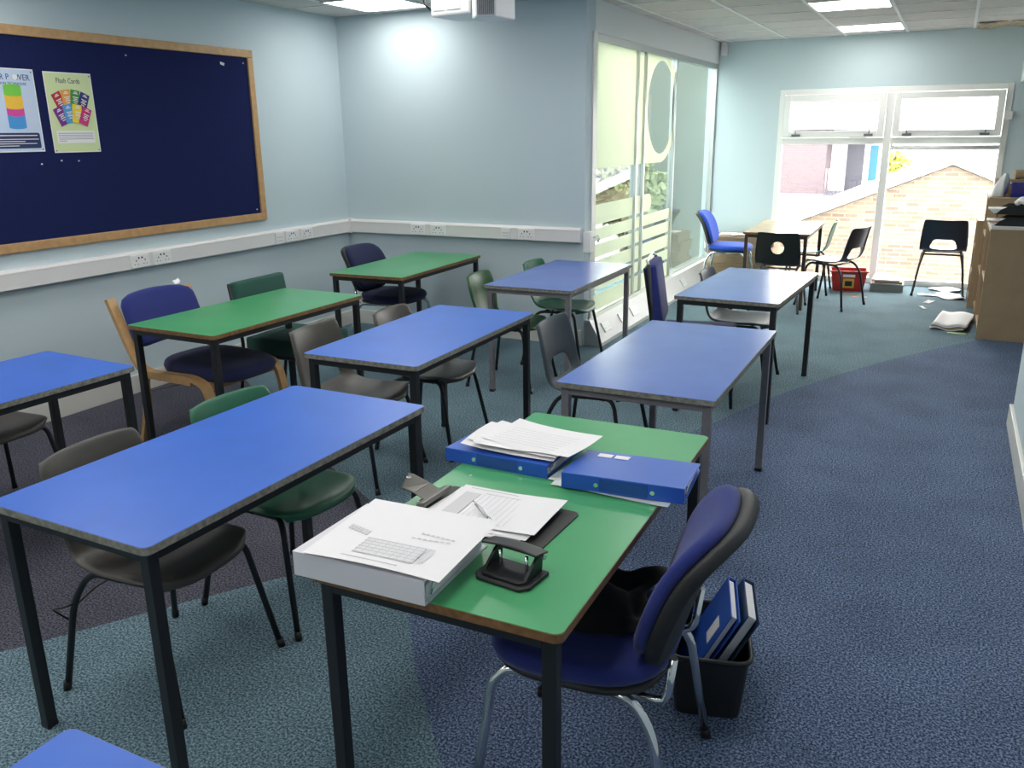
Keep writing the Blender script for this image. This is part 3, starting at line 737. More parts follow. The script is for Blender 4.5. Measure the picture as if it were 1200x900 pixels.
def office_chair(label, x, y, deg, fab, group, H=0):
    t = thing('upholstered_chair', label, 'chair', (x, y, 0), math.radians(deg), group)
    sx = .02
    fs = lambda a, b, c: (sx+a, b*(1-.10*(-a/.24 if a < 0 else 0)), .425+c - .0*(a)+ .012*(a/.22)**2*(-1 if a > 0 else 1)*.6)
    mb = MB(); pad(mb, .46, .47, .048, .014, 3.2, fs); mb.build('seat', M[fab], t)
    mb = MB(); pad(mb, .44, .45, .022, .0, 3.2, lambda a, b, c: (sx+a, b, .405+c)); mb.build('seat_shell', M['rubber'], t)
    lean = math.radians(20)
    def fb(a, b, c, off=0, s=1):
        # a: width (y), b: height, c: depth towards the sitter
        curve = .10*(a/.23)**2*.45*(1 if s else 1)
        lum = .014*math.cos(b/.16)
        u = (.008 - .03*max(0, b/.17)**2)
        X = c+off+curve*.55+lum+u; Z = b
        return (-.262+X*math.cos(lean)-Z*math.sin(lean), a*(1-.06*max(0, b/.17)), .648+Z*math.cos(lean)+X*math.sin(lean))
    mb = MB(); pad(mb, .445, .37, .036, .008, 4.2, lambda a, b, c: fb(a, b, c, .012)); mb.build('backrest', M[fab], t)
    mb = MB(); pad(mb, .46, .385, .024, .0, 4.2, lambda a, b, c: fb(a, b, c-.010 if c > .005 else c-.026)); mb.build('back_shell', M['rubber'], t)
    ch = M['chrome']
    mb = MB(); mb.tube([(-.02, -.19, .398), (-.02, .19, .398)], .010, 8); mb.tube([(.13, -.19, .398), (.13, .19, .398)], .010, 8); mb.build('cross_rails', M['p_black'], t)
    for s in (-1, 1):
        mb = MB(); mb.tube(bend([(.25, s*.25, .0), (.205, s*.205, .37), (.17, s*.19, .405), (0, s*.195, .405)], .045), .0125, 12)
        lf = mb.build('leg', ch, t)
        mb = MB(); mb.tube([(.2505, s*.2505, 0), (.246, s*.246, .03)], .0145, 10); mb.build('foot_cap', M['p_black'], lf)
        mb = MB(); mb.tube(bend([(-.25, s*.25, .0), (-.20, s*.215, .33), (-.145, s*.195, .405), (0, s*.195, .405)], .07), .0125, 12)
        lr = mb.build('leg', ch, t)
        mb = MB(); mb.tube([(-.2505, s*.2505, 0), (-.2455, s*.247, .03)], .0145, 10); mb.build('foot_cap', M['p_black'], lr)
        mb = MB(); mb.tube(bend([(.02, s*.13, .395), (-.14, s*.15, .385), (-.215, s*.16, .39), (-.228, s*.165, .515)], .04), .0105, 12); mb.build('back_support', ch, t)
    return t
go = 'blue upholstered chairs with chrome legs'
office_chair('navy fabric chair with chrome legs in front, tucked under the green table', -.672, 1.79, 184, 'f_blue', go)
office_chair('dark navy fabric chair in the alcove behind the small green table', -3.83, 5.47, 0, 'f_navy', go)
office_chair('royal blue fabric chair beside the stacked cartons in the far corner', -2.07, 9.30, 4, 'f_bright', go)

def stack_chair(label, x, y, deg, fab, zt=.80, slot=False, wide=.46):
    t = thing('upholstered_stacking_chair', label, 'chair', (x, y, 0), math.radians(deg))
    hw = wide/2
    mb = MB(); mb.box(-.20, .25, -hw, hw, .36, .465, .022); mb.build('seat', M[fab], t, smooth=True)
    Rb = Matrix.Rotation(math.radians(-9), 3, 'Y')
    mb = MB(); hgt = zt-.50 if slot else .28
    mb.obox((-.245, 0, zt-hgt/2), (.065, wide, hgt), Rb, .022); mb.build('backrest', M[fab], t, smooth=True)
    mb = MB(); mb.obox((-.285, 0, zt-hgt/2-.01), (.014, wide-.02, hgt-.02), Rb, .004); mb.build('back_panel', M['p_black'], t)
    for s in (-1, 1):
        mb = MB(); mb.tube(bend([(-.30, s*(hw-.02), 0), (-.235, s*(hw-.02), .42), (-.285, s*(hw-.0), zt+.005 if slot else zt-.01)], .04), .011, 10)
        mb.build('leg', M['steel_black'], t)
        mb = MB(); mb.tube(bend([(.245, s*(hw-.02), 0), (.225, s*(hw-.02), .35), (-.2, s*(hw-.02), .35)], .03), .011, 10); mb.build('leg', M['steel_black'], t)
    if slot:
        mb = MB(); mb.tube(bend([(-.285, -hw, zt), (-.30, -hw+.02, zt+.025), (-.30, hw-.02, zt+.025), (-.285, hw, zt)], .015), .008, 8); mb.build('carry_handle', M['alu'], t)
    return t
stack_chair('dark green upholstered chair with black legs beside the wooden framed chair', -3.60, 4.06, 2, 'f_green', .80)
stack_chair('high backed navy upholstered chair seen edge on between the two right blue tables', -1.335, 5.20, 12, 'f_blue', .88, True, .42)

# bentwood chair
t = thing('bentwood_chair', 'beech bentwood chair with navy seat and back under the noticeboard', 'chair', (-3.60, 3.38, 0), math.radians(-2))
for s in (-1, 1):
    yy = s*.262
    mb = MB(); mb.ribbon([tuple(p.xz) for p in bend([(-.475, 0, .80), (-.36, 0, .55), (-.30, 0, .44), (-.22, 0, .41), (.12, 0, .42), (.215, 0, .39), (.25, 0, .27), (.24, 0, 0)], .07, 6)], .050, .026, yy); mb.build('side_frame', M['beech'], t)
    mb = MB(); mb.ribbon([tuple(p.xz) for p in bend([(.12, 0, .395), (-.12, 0, .395), (-.27, 0, .395), (-.275, 0, .2), (-.34, 0, 0)], .06, 6)], .045, .024, yy); mb.build('leg', M['beech'], t)
mb = MB(); mb.box(-.20, -.17, -.24, .24, .36, .40, .004); mb.box(.18, .21, -.24, .24, .35, .395, .004); mb.build('cross_rails', M['beech'], t)
mb = MB(); mb.tube([(-.25, -.24, .30), (-.05, 0, .33), (-.25, .24, .30)], .004, 6); mb.build('brace_wire', M['steel_grey'], t)
mb = MB(); pad(mb, .54, .475, .065, .022, 3.4, lambda a, b, c: (.045+a*1.06, b*1.0, .40+c-.012*(a/.27))); mb.build('seat', M['f_navy'], t)
la = math.radians(20)
mb = MB(); pad(mb, .50, .31, .05, .01, 6.5, lambda a, b, c: (-.415+(c+.06*(a/.25)**2*.5)*math.cos(la)-b*math.sin(la), a, .675+b*math.cos(la)+c*math.sin(la)-.02*(a/.25)**2)); mb.build('backrest', M['f_blue'], t)
mb = MB(); mb.grid(lambda a, b: (-.475+.02*b+.01*math.sin(a*4), .17+.05*a, .838-.02*b+.012*a), 4, 3); mb.build('torn_lining', M['paper'], t)

# ---------------------------------------------------------------- black coat on the front chair
mb = MB()
def coat(a, b):
    x = -.86+(.33-.05*b)*a; y = 1.70+.33*b
    e = min(a, 1-a, b, 1-b)
    z = .492+.055*min(1, e*5)+.022*math.sin(a*11+b*4)*min(1, e*6)+.016*math.sin(b*17-a*6)*min(1, e*6)
    if a > .85: z += (a-.85)*.15
    return (x+.02*math.sin(b*9), y+.02*math.sin(a*8), z)
mb.grid(coat, 30, 26)
tag(mb.build('coat', M['f_black'], mods=(('SOLIDIFY', dict(thickness=.012, offset=-1)), ('SUBSURF', dict(levels=1, render_levels=1)))), 'crumpled black coat lying on the seat of the front chair', 'coat')

# ---------------------------------------------------------------- things on the front green table
H = .72
def sheet(mb, c, w_, h_, rz, z, lift=0, nx=8, ny=8, curl=None, thick=0):
    R_ = Matrix.Rotation(rz, 3, 'Z')
    def f(a, b):
        p = R_ @ Vector(((a-.5)*w_, (b-.5)*h_, 0)) + Vector((c[0], c[1], z))
        if curl: p.z += curl(a, b)
        return p
    mb.grid(f, nx, ny)
def binder(name, label, c, rz, w_, d_, th, tip, mt, spine=True, z0=H, windows=True):
    """spine along local x facing local -y; thickness th at spine, tip at the opening side"""
    t = thing(name, label, 'binder', (c[0], c[1], z0), rz, None)
    x = w_/2
    mb = MB(); mb.box(-x, x, 0, .003, 0, th, .001); mb.build('spine', mt, t)
    mb = MB(); mb.box(-x, x, .003, d_, 0, .003); mb.build('cover', mt, t)
    mb = MB(); vs = mb.box(-x, x, .003, d_, th-.003, th)
    for v in mb.bm.verts:
        if v.co.y > d_/2: v.co.z -= (th-tip)
    mb.build('cover', mt, t)
    mb = MB(); mb.box(-x+.008, x-.008, .02, d_-.012, .004, th*.62)
    for v in mb.bm.verts:
        if v.co.z > .01 and v.co.y > d_/2: v.co.z = max(.006, tip-.006)
    mb.build('pages', M['paper'], t)
    mb = MB()
    for q in (-.04, .04):
        if th > .05:
            mb.tube([(q*1.0+0, .035+.022*math.cos(a), .03+.022*math.sin(a)) for a in [k*PI/6 for k in range(12)]], .0018, 6, closed=True)
    mb.tube([(x-.004, .03, .012), (x+.0, .045, th*.75)], .003, 6); mb.build('ring_mechanism', M['chrome'], t)
    if windows:
        mb = MB()
        for q in (-.42*x, .50*x): mb.cyl((q, -.0015, th*.45), .0065, .003, 'y', 14)
        mb.build('rivet', M['chrome'], t)
        mb = MB(); mb.box(-.36*x, .42*x, -.0012, .0, th*.12, th*.9); mb.build('spine_window', M['b_bluelabel'], t)
    return t
# blue binder under the loose papers
b1 = binder('ring_binder', 'blue ring binder lying under loose papers on the green table', (-1.085, 2.02), math.radians(-1), .335, .265, .040, .030, M['b_blue'])
t = thing('paper_pile', 'loose white papers lying on the left blue binder', 'papers', (0, 0, 0))
for k, (cx, cy, rz, dz) in enumerate(((-1.06, 2.14, .03, 0), (-1.045, 2.155, -.05, .003), (-1.03, 2.15, .12, .006), (-1.00, 2.165, -.12, .009))):
    mb = MB(); sheet(mb, (cx, cy), .297, .21, rz, H+.047+dz, curl=lambda a, b: .012*(1-a)**3 + .005*math.sin(b*3+k) + .006*a*a*(k*.5)); mb.build('paper_sheet', M['paper'], t)
mb = MB()
for k in range(7): mb.obox((-1.03+.005*k, 2.085+.018*k, H+.066), (.22, .0012, .0004), Matrix.Rotation(-.1, 3, 'Z'))
mb.build('printed_lines', M['ink'], t)
# blue binder with labels
ws = thing('plastic_wallets', 'clear plastic wallets poking out under the labelled blue binder', 'plastic wallets', (0, 0, 0))
for k, (cx, cy, rz) in enumerate(((-.735, 2.12, -.10), (-.72, 2.10, -.02), (-.71, 2.13, .06))):
    mb = MB(); sheet(mb, (cx, cy), .335, .25, rz, H+.0015+.0012*k, curl=lambda a, b: .002*(1+math.sin(a*6+b*5))); mb.build('wallet', M['poly'], ws)
b2 = binder('ring_binder', 'blue ring binder with two white labels overhanging the right table edge', (-.687, 1.985), math.radians(5), .335, .245, .044, .022, M['b_blue'], z0=H+.006)
for q in (-.105, -.055):
    mb = MB(); mb.obox((q+.006, .20, .0275+.0), (.042, .032, .0008), Matrix.Rotation(-.085, 3, 'X')); mb.build('label', M['paper'], b2)
# white lever arch binder, front left
b3 = binder('lever_arch_binder', 'thick white binder at the near left corner of the green table', (-1.035, 1.293), math.radians(2), .335, .29, .058, .050, M['b_white'], windows=False)
t = thing('paper_sheet', 'white printed worksheet lying on the white binder', 'paper', (0, 0, 0))
mb = MB(); sheet(mb, (-1.01, 1.44), .34, .297, math.radians(3), H+.061, nx=12, ny=12, curl=lambda a, b: .002+.006*math.sin(a*3.1)*(1-b)+.004*b); mb.build('sheet', M['paper'], t)
mb = MB(); R3 = Matrix.Rotation(math.radians(3), 3, 'Z')
def ln(mb, x, y, w_, h_, z): mb.obox(R3@Vector((x, y, 0))+Vector((-1.0, 1.42, z)), (w_, h_, .0005), R3)
ln(mb, -.0, -.055, .15, .070, H+.0700)
mb.build('printed_table', mat('pale_print', (.76, .75, .76, 1), .8), t)
mb = MB()
for k in range(9): ln(mb, -.07+.0175*k, -.055, .0008, .070, H+.0708)
for k in range(6): ln(mb, -.0, -.088+.013*k, .15, .0008, H+.0708)
for k in range(14): ln(mb, .085+.002*(k % 3), -.08+.0045*k, .022-.004*(k % 3), .002, H+.0705)
for k in range(6): ln(mb, -.09-.011*k, -.0+.003*k, .007, .02, H+.069)
for k in range(7): ln(mb, .02+.014*k, .015+.001*k, .009, .004, H+.070); ln(mb, .03+.013*k, .042-.001*k, .008, .005, H+.070)
ln(mb, -.02, -.108, .14, .003, H+.0695)
mb.build('printed_lines', M['ink'], t)

# clipboard
t = thing('clipboard', 'dark grey clipboard under white forms in the middle of the green table', 'clipboard', (-.945, 1.735, H), math.radians(-2))
mb = MB(); mb.prism(rrect(.39, .235, .018, 5), 0, .004, 'z'); mb.build('board', M['clipb'], t)
mb = MB(); mb.obox((-.172, -.0, .022), (.026, .135, .014), Matrix.Rotation(-.25, 3, 'Y'), .005)
mb.obox((-.195, 0, .031), (.045, .075, .004), Matrix.Rotation(.35, 3, 'Y'), .0015)
mb.bm.verts.ensure_lookup_table(); n0 = len(mb.bm.verts)
mb.prism([(-.265, -.016), (-.255, -.026), (-.21, -.036), (-.21, .036), (-.255, .026), (-.265, .016)], .036, .040, 'z')
mb.bm.verts.ensure_lookup_table()
for v in mb.bm.verts[n0:]: v.co.z += (-.21-v.co.x)*.45
mb.build('clip', M['clipmetal'], t)
mb = MB(); mb.cyl((-.19, -.05, .016), .007, .10, 'y', 12); mb.build('clip_hinge', M['chrome'], t)
mb = MB(); mb.tube([(-.252+.006*math.cos(a), .0+.006*math.sin(a), .0605) for a in [k*PI/6 for k in range(12)]], .0012, 6, closed=True); mb.build('clip_eyelet', M['chrome'], t)
fm_ = thing('form_pile', 'white printed forms clipped on the clipboard', 'papers', (-.945, 1.735, H), math.radians(-2))
for k, (cx, cy, rz, dz) in enumerate(((.01, -.01, -.03, 0), (.012, -.006, -.06, .002), (.02, .0, .02, .004), (.03, .015, .05, .0065))):
    mb = MB(); sheet(mb, (cx-.022, cy+.004), .30, .212, rz, .006+dz, nx=10, curl=lambda a, b, k=k: (.016 if k == 3 else .004)*max(0, a-.5)**1*1.0+.003*b*(k/3)); mb.build('form', M['paper'], fm_)
def ln2(mb, x, y, w_, h_, z=.0166): mb.obox((x, y, z), (w_, h_, .0005), Matrix.Rotation(.05, 3, 'Z'))
mb = MB(); ln2(mb, -.095, .005, .045, .15, .0155); mb.build('printed_block', mat('pale_print2', (.66, .65, .66, 1), .8), fm_)
mb = MB()
for k in range(9): ln2(mb, -.06+.0155*k, .01+.001*k, .0008, .16)
for q in (-.07, .09): ln2(mb, .0, q+.0, .125, .0008)
ln2(mb, -.05, .108, .14, .002)
mb.build('printed_lines', M['ink'], fm_)
pen = thing('ballpoint_pen', 'silver ballpoint pen lying on the clipboard forms', 'pen', (-.955, 1.705, H+.0275), math.atan2(-.10, .115))
pen.rotation_euler = (0, 0, math.atan2(-.10, .115))
mb = MB(); mb.tube([(-.045, 0, 0), (-.01, 0, 0), (.045, 0, 0)], [.0035, .0052, .0048], 12); mb.build('barrel', M['silver'], pen)
mb = MB(); mb.tube([(-.068, 0, 0), (-.058, 0, 0), (-.045, 0, 0)], [.0008, .0022, .0036], 12); mb.build('tip', M['chrome'], pen)
mb = MB(); mb.tube([(.045, 0, 0), (.062, 0, 0)], [.005, .0042], 12); mb.tube([(.062, 0, 0), (.070, 0, 0)], .0025, 10); mb.build('cap', M['chrome'], pen)
mb = MB(); mb.box(.02, .06, -.0015, .0015, .0045, .007); mb.build('pocket_clip', M['silver'], pen)

# hole punch
t = thing('hole_punch', 'black two hole punch standing beside the clipboard', 'hole punch', (-.765, 1.487, H), math.radians(-6))
t.scale = (1.14, 1.1, .9)
mb = MB(); mb.prism([(-.062, -.03), (-.048, -.048), (.048, -.048), (.062, -.03), (.062, .045), (-.062, .045)], 0, .010, 'z')
mb.build('base', M['rubber'], t, mods=(('BEVEL', dict(width=.003, segments=2)),))
mb = MB(); mb.prism([(-.050, -.026), (-.040, -.038), (.040, -.038), (.050, -.026), (.050, .03), (-.050, .03)], .010, .017, 'z'); mb.build('tray_rim', M['p_black'], t, mods=(('BEVEL', dict(width=.002, segments=2)),))
for s in (-1, 1):
    mb = MB(); mb.prism([(-.03, .010), (.038, .010), (.042, .050), (.034, .060), (.018, .052)], s*.046-.003, s*.046+.003, 'x')
    mb.build('side_cheek', M['p_black'], t)
    mb = MB(); mb.cyl((s*.030, .012, .014), .0035, .042, 'z', 10); mb.build('punch_pin', M['chrome'], t)
mb = MB()
def lev(a, b):
    x = (-.070+.126*a); y = .052-.048*b; z = .056+.016*b+.006*math.cos((a-.5)*PI)-.004*b*b
    return (x, y, z)
mb.grid(lev, 10, 6); mb.build('lever', M['p_black'], t, mods=(('SOLIDIFY', dict(thickness=.006, offset=0)), ('BEVEL', dict(width=.002, segments=2))))
mb = MB(); mb.cyl((-.055, .036, .050), .005, .11, 'x', 12); mb.build('hinge_rod', M['steel_grey'], t)
mb = MB(); mb.cyl((.054, .036, .050), .006, .003, 'x', 12); mb.build('rivet', M['silver'], t)
mb = MB(); mb.grid(lambda a, b: (-1.13+.008*a, 1.945+.008*b, H+.0006+.001*a), 2, 2); tag(mb.build('paper_scrap', M['paper']), 'tiny white paper scrap on the left edge of the green table', 'paper scrap')

# ---------------------------------------------------------------- waste bin with binders
bn = thing('waste_bin', 'black rectangular waste bin on the floor behind the front chair', 'bin', (-.495, 2.275, 0), math.radians(15))
def binwall(s0, s1, z0, z1, w0, d0): pass
mb = MB()
lo = rrect(.19, .27, .03, 4); hi = rrect(.225, .32, .035, 4); li = rrect(.217, .312, .033, 4); bi = rrect(.182, .262, .028, 4)
A = [mb.bm.verts.new((a, b, 0)) for a, b in lo]; Bv = [mb.bm.verts.new((a, b, .205)) for a, b in hi]; Cv = [mb.bm.verts.new((a, b, .205)) for a, b in li]; D = [mb.bm.verts.new((a, b, .006)) for a, b in bi]
n = len(lo)
for P_, Q_ in ((A, Bv), (Bv, Cv), (Cv, D)):
    for k in range(n): mb.bm.faces.new((P_[k], P_[(k+1) % n], Q_[(k+1) % n], Q_[k]))
mb.bm.faces.new(A[::-1]); mb.bm.faces.new(D)
mb.build('bin_body', M['rubber'], bn)
mb = MB(); mb.tube([(a, b, .203) for a, b in rrect(.23, .325, .036, 4)], .008, 8, closed=True); mb.build('bin_rim', M['p_black'], bn)
def bin_binder(label, loc, eul, mt, th, d_=.25):
    t = thing('ring_binder', label, 'binder', loc); t.rotation_euler = eul
    # local: x thickness, y width, z height
    mb = MB(); mb.box(-th/2, -th/2+.003, -d_/2, d_/2, 0, .315, .001); mb.build('cover', mt, t)
    mb = MB(); mb.box(th/2-.003, th/2, -d_/2, d_/2, 0, .315, .001); mb.build('cover', mt, t)
    mb = MB(); mb.box(-th/2, th/2, d_/2, d_/2+.003, 0, .315, .001); mb.build('spine', mt, t)
    mb = MB(); mb.box(-th/2+.004, th/2-.008, -d_/2+.02, d_/2-.006, .006, .308); mb.build('pages', M['paper'], t)
    return t
q = bin_binder('bright blue ring binder leaning in the bin, closest to the chair back', (-.572, 2.27, .03), (0, math.radians(27), math.radians(15)), M['b_blue'], .03, .235)
mb = MB(); mb.box(-.0165, -.0152, -.08, -.02, .18, .25); mb.build('label', M['paper'], q)
q = bin_binder('dark blue binder with papers leaning at the right side of the bin', (-.524, 2.285, .030), (0, math.radians(27), math.radians(15)), M['b_navy'], .04, .225)

# ---------------------------------------------------------------- far end: cartons, storage boxes, papers
for k in range(5):
    z0 = .004+.102*k
    t = thing('carton', 'flat brown carton in the far left corner, ' + ['bottom', 'second from the bottom', 'middle', 'second from the top', 'top'][k] + ' of its stack', 'box', (-2.02+.012*(-1)**k, 9.90, z0), math.radians((-1)**k*.8), 'flat brown cartons in the far corner')
    mb = MB(); mb.box(-.345, .345, -.24, .24, 0, .096, .004); mb.build('carton_body', M['card'], t)
    mb = MB(); mb.box(-.352, .352, -.247, .247, .07, .099, .004); mb.build('lid', M['card'], t)
for k, (x, y, r) in enumerate(((-2.15, 9.88, .1), (-1.9, 9.9, -.15), (-2.02, 9.82, .4))):
    mb = MB(); sheet(mb, (x, y), .30, .21, r, .518+.003*k, curl=lambda a, b: .004*math.sin(a*5)); tag(mb.build('paper_sheet', M['paper'], mods=(('SOLIDIFY', dict(thickness=.001)),)), ['white sheet on the carton stack, nearest the glass partition', 'white sheet on the carton stack, nearest the window', 'white sheet turned across the middle of the carton stack'][k], 'paper', 'white sheets on the cartons')
t = thing('storage_box', 'red plastic storage box with a yellow and black label by the far window', 'storage box', (-.86, 9.66, 0), math.radians(8))
mb = MB(); lo = rrect(.30, .20, .02, 3); hi = rrect(.36, .26, .025, 3)
A = [mb.bm.verts.new((a, b, 0)) for a, b in lo]; Bv = [mb.bm.verts.new((a, b, .21)) for a, b in hi]; C2 = [mb.bm.verts.new((a*.97, b*.96, .21)) for a, b in hi]; D = [mb.bm.verts.new((a*.96, b*.95, .01)) for a, b in lo]
n = len(lo)
for P_, Q_ in ((A, Bv), (Bv, C2), (C2, D)):
    for k in range(n): mb.bm.faces.new((P_[k], P_[(k+1) % n], Q_[(k+1) % n], Q_[k]))
mb.bm.faces.new(A[::-1]); mb.bm.faces.new(D); mb.build('box_body', M['redbox'], t)
mb = MB(); mb.tube([(a, b, .21) for a, b in rrect(.375, .275, .03, 3)], .009, 6, closed=True); mb.build('rim', M['redbox'], t)
tl = math.atan2(.03, .21)
mb = MB(); mb.obox((.0, -.112, .085), (.11, .002, .10), Matrix.Rotation(tl, 3, 'X')); lb = mb.build('label', M['yellow'], t)
mb = MB(); mb.obox((.0, -.1135, .082), (.07, .002, .055), Matrix.Rotation(tl, 3, 'X')); mb.build('label_mark', M['p_black'], lb)
mb = MB(); mb.obox((.0, -.123, .165), (.12, .002, .03), Matrix.Rotation(tl, 3, 'X')); mb.build('name_strip', M['paper'], t)
t = thing('storage_tray', 'shallow grey plastic tray full of papers on the floor by the window', 'tray', (-.485, 9.86, 0), math.radians(2))
mb = MB(); mb.box(-.15, .15, -.19, .19, 0, .006); mb.box(-.16, .16, -.20, -.19, 0, .08); mb.box(-.16, .16, .19, .20, 0, .08); mb.box(-.16, -.15, -.19, .19, 0, .08); mb.box(.15, .16, -.19, .19, 0, .08)
mb.box(-.17, .17, -.21, -.2, .07, .082); mb.build('tray_body', M['greybox'], t)
t = thing('paper_pile', 'thick pile of cream papers heaped in the grey floor tray', 'papers', (-.485, 9.86, 0), math.radians(2))
for k in range(6):
    mb = MB(); mb.obox((.01*(-1)**k, .0, .016+.020*k), (.27, .35, .017), Matrix.Rotation(.03*(-1)**k, 3, 'Z'), .003); mb.build('paper_bundle', M['paper' if k % 2 else 'card'], t)
# sheets on the carpet
def floor_sheet(label, x, y, w_, h_, rz, m_='paper', name='paper_sheet', cat='paper', amp=.004):
    mb = MB(); sheet(mb, (x, y), w_, h_, rz, .004+amp, curl=lambda a, b: amp*math.sin(a*6+b*3+x*20)); tag(mb.build(name, M[m_], mods=(('SOLIDIFY', dict(thickness=.0015, offset=-1)),)), label, cat)
floor_sheet('white strip of paper lying alone on the carpet in the window bay', -.10, 8.90, .035, .15, .35, amp=.002)
floor_sheet('pale sheet lying on the carpet under the lone navy chair', -.02, 9.62, .30, .13, .1)
floor_sheet('white scrap beside the lone navy chair legs', -.06, 9.22, .06, .16, -.3, amp=.002)
floor_sheet('beige paper strip on the carpet before the red storage box', -.80, 9.37, .20, .04, .05, 'card', amp=.002)
floor_sheet('reddish paper strip nearest the sideways navy chair legs', -.70, 9.24, .14, .02, .1, 'orange', amp=.002)
floor_sheet('white sheet against the window sill behind the lone chair', .08, 10.0, .30, .21, -.2, amp=.01)
floor_sheet('large white sheet curling by the bookcase foot', .13, 9.60, .22, .34, .15, amp=.012)
floor_sheet('orange sheet beside the bookcase near the window', .16, 10.05, .10, .08, .3, 'orange', amp=.004)
# folded white paper bundle
t = thing('folded_paper_bundle', 'folded bundle of large white paper on the carpet before the bookcase', 'papers', (.16, 8.22, 0), math.radians(-6))
for k in range(4):
    mb = MB()
    mb.grid(lambda a, b, k=k: (-.15+.26*a+.008*k, -.30+.62*b+.004*k, .012+.012*k+.010*math.sin(a*8+k*.6+b)*(1-.3*b)), 16, 6)
    mb.build('paper_fold', M['card' if k == 1 else 'paper'], t, mods=(('SOLIDIFY', dict(thickness=.006, offset=0)),))
mb = MB(); mb.box(.12, .26, 7.815, 7.842, .001, .008, .002); tag(mb.build('ruler', M['lime']), 'lime green ruler in front of the folded paper bundle', 'ruler')

# ---------------------------------------------------------------- bookcases on the right
def bookcase(label, x0, y0, y1, h, shelves, depth=.42, bottom=.06):
    t = thing('bookcase', label, 'bookcase', (x0, y0, 0), 0, 'beech bookcases in the right recess'); W_ = y1-y0; th = .018
    for a in (0, W_-th):
        mb = MB(); mb.box(0, depth, a, a+th, 0, h, .001); mb.build('side_panel', M['shelf'], t)
    mb = MB(); mb.box(-.006, depth+.004, -.006, W_+.0, h, h+.022, .002); mb.build('top_panel', M['shelf'], t)
    mb = MB(); mb.box(depth-.008, depth, th, W_-th, bottom, h); mb.build('back_panel', M['shelf'], t)
    mb = MB(); mb.box(.03, .045, th, W_-th, 0, bottom); mb.build('plinth', M['shelf'], t)
    for z in shelves:
        mb = MB(); mb.box(.004, depth-.01, th, W_-th, z, z+.018); mb.build('shelf', M['shelf'], t)
    return t
bookcase('low beech bookcase nearest the camera in the right recess', .325, 7.70, 8.36, .86, (.06, .45), .60)
bookcase('taller beech bookcase behind the low one in the right recess', .315, 8.372, 9.05, 1.06, (.06, .40, .73), .60)
bookcase('low beech bookcase nearest the window in the right recess', .27, 9.07, 9.62, .80, (.06, .30, .54), .60)
cols = ['paper', 'b_blue', 'redbox', 'card', 'p_green', 'orange', 'paper']
spots = [(.34, 7.74, .078, 4, 'bottom bay of the low bookcase'), (.34, 7.9, .468, 5, 'upper bay of the low bookcase'), (.34, 8.5, .078, 6, 'bottom bay of the taller bookcase'), (.34, 8.45, .418, 6, 'middle bay of the taller bookcase'), (.34, 8.5, .748, 5, 'top bay of the taller bookcase'), (.30, 9.15, .078, 5, 'bottom bay of the window bookcase'), (.30, 9.2, .318, 5, 'middle bay of the window bookcase')]
cn = {'paper': 'white', 'b_blue': 'blue', 'redbox': 'red', 'card': 'brown', 'p_green': 'green', 'orange': 'orange'}
ords = ['first', 'second', 'third', 'fourth', 'fifth', 'sixth']
for x, y, z, n_, where in spots:
    yy = y
    for k in range(n_):
        w_ = random.uniform(.025, .05); h_ = random.uniform(.19, .235); d_ = random.uniform(.19, .24)
        c = cols[(k*3+int(z*10)) % 7]
        t = thing('book', f'{cn[c]} book, {ords[k]} from the camera in the {where}', 'book', (x+.012, yy, z), 0, 'books in the '+where)
        mb = MB(); mb.box(0, .003, 0, w_, 0, h_); mb.box(0, d_, 0, .002, 0, h_); mb.box(0, d_, w_-.002, w_, 0, h_); mb.build('cover', M[c], t)
        mb = MB(); mb.box(.003, d_-.004, .002, w_-.002, .002, h_-.004); mb.build('pages', M['paper'], t)
        yy += w_+.002
# letter trays on the low bookcase
TZ = .882
mb = MB(); mb.box(.325, .90, 7.71, 8.30, TZ, TZ+.022, .003); tag(mb.build('drawing_board', M['paper']), 'white board lying flat on top of the low bookcase', 'board')
for k in range(2):
    z0 = TZ+.023+.09*k
    t = thing('letter_tray', ['lower black letter tray on the low bookcase', 'upper black letter tray on the low bookcase'][k], 'letter tray', (.345, 7.76, z0), math.radians(0), 'black letter trays')
    mb = MB(); mb.box(0, .34, 0, .25, 0, .004); mb.build('tray_floor', M['p_black'], t)
    for a in (0, .246):
        mb = MB(); mb.prism([(0, .004), (.34, .004), (.34, .068), (.09, .068), (.03, .035)], a, a+.004, 'y'); mb.build('tray_side', M['p_black'], t)
    mb = MB(); mb.box(.336, .34, .004, .246, .004, .068)
    if k:
        for a, b in ((.005, .002), (.005, .24), (.32, .002), (.32, .24)): mb.box(a, a+.008, b, b+.008, -.023, .0)
    mb.build('tray_back', M['p_black'], t)
    t = thing('paper_pile', ['white papers in the lower letter tray', 'white papers in the upper letter tray'][k], 'papers', (.325, 7.77, z0+.005))
    for j in range(4):
        mb = MB(); mb.obox((.15-.012*j, .11, .005+.009*j), (.297, .21, .007), Matrix.Rotation(.03*(-1)**j, 3, 'Z')); mb.build('paper_bundle', M['paper' if j != 2 or k else 'orange'], t)
mb = MB(); mb.grid(lambda a, b: (.47+.16*a, 7.80+.18*b, TZ+.185+.05*math.sin(a*4+.4)*math.sin(b*3+.3)+.012*math.sin(a*13+b*9)), 10, 10)
tag(mb.build('crumpled_paper', M['paper'], mods=(('SOLIDIFY', dict(thickness=.002)),)), 'crumpled white paper on the upper letter tray', 'paper')
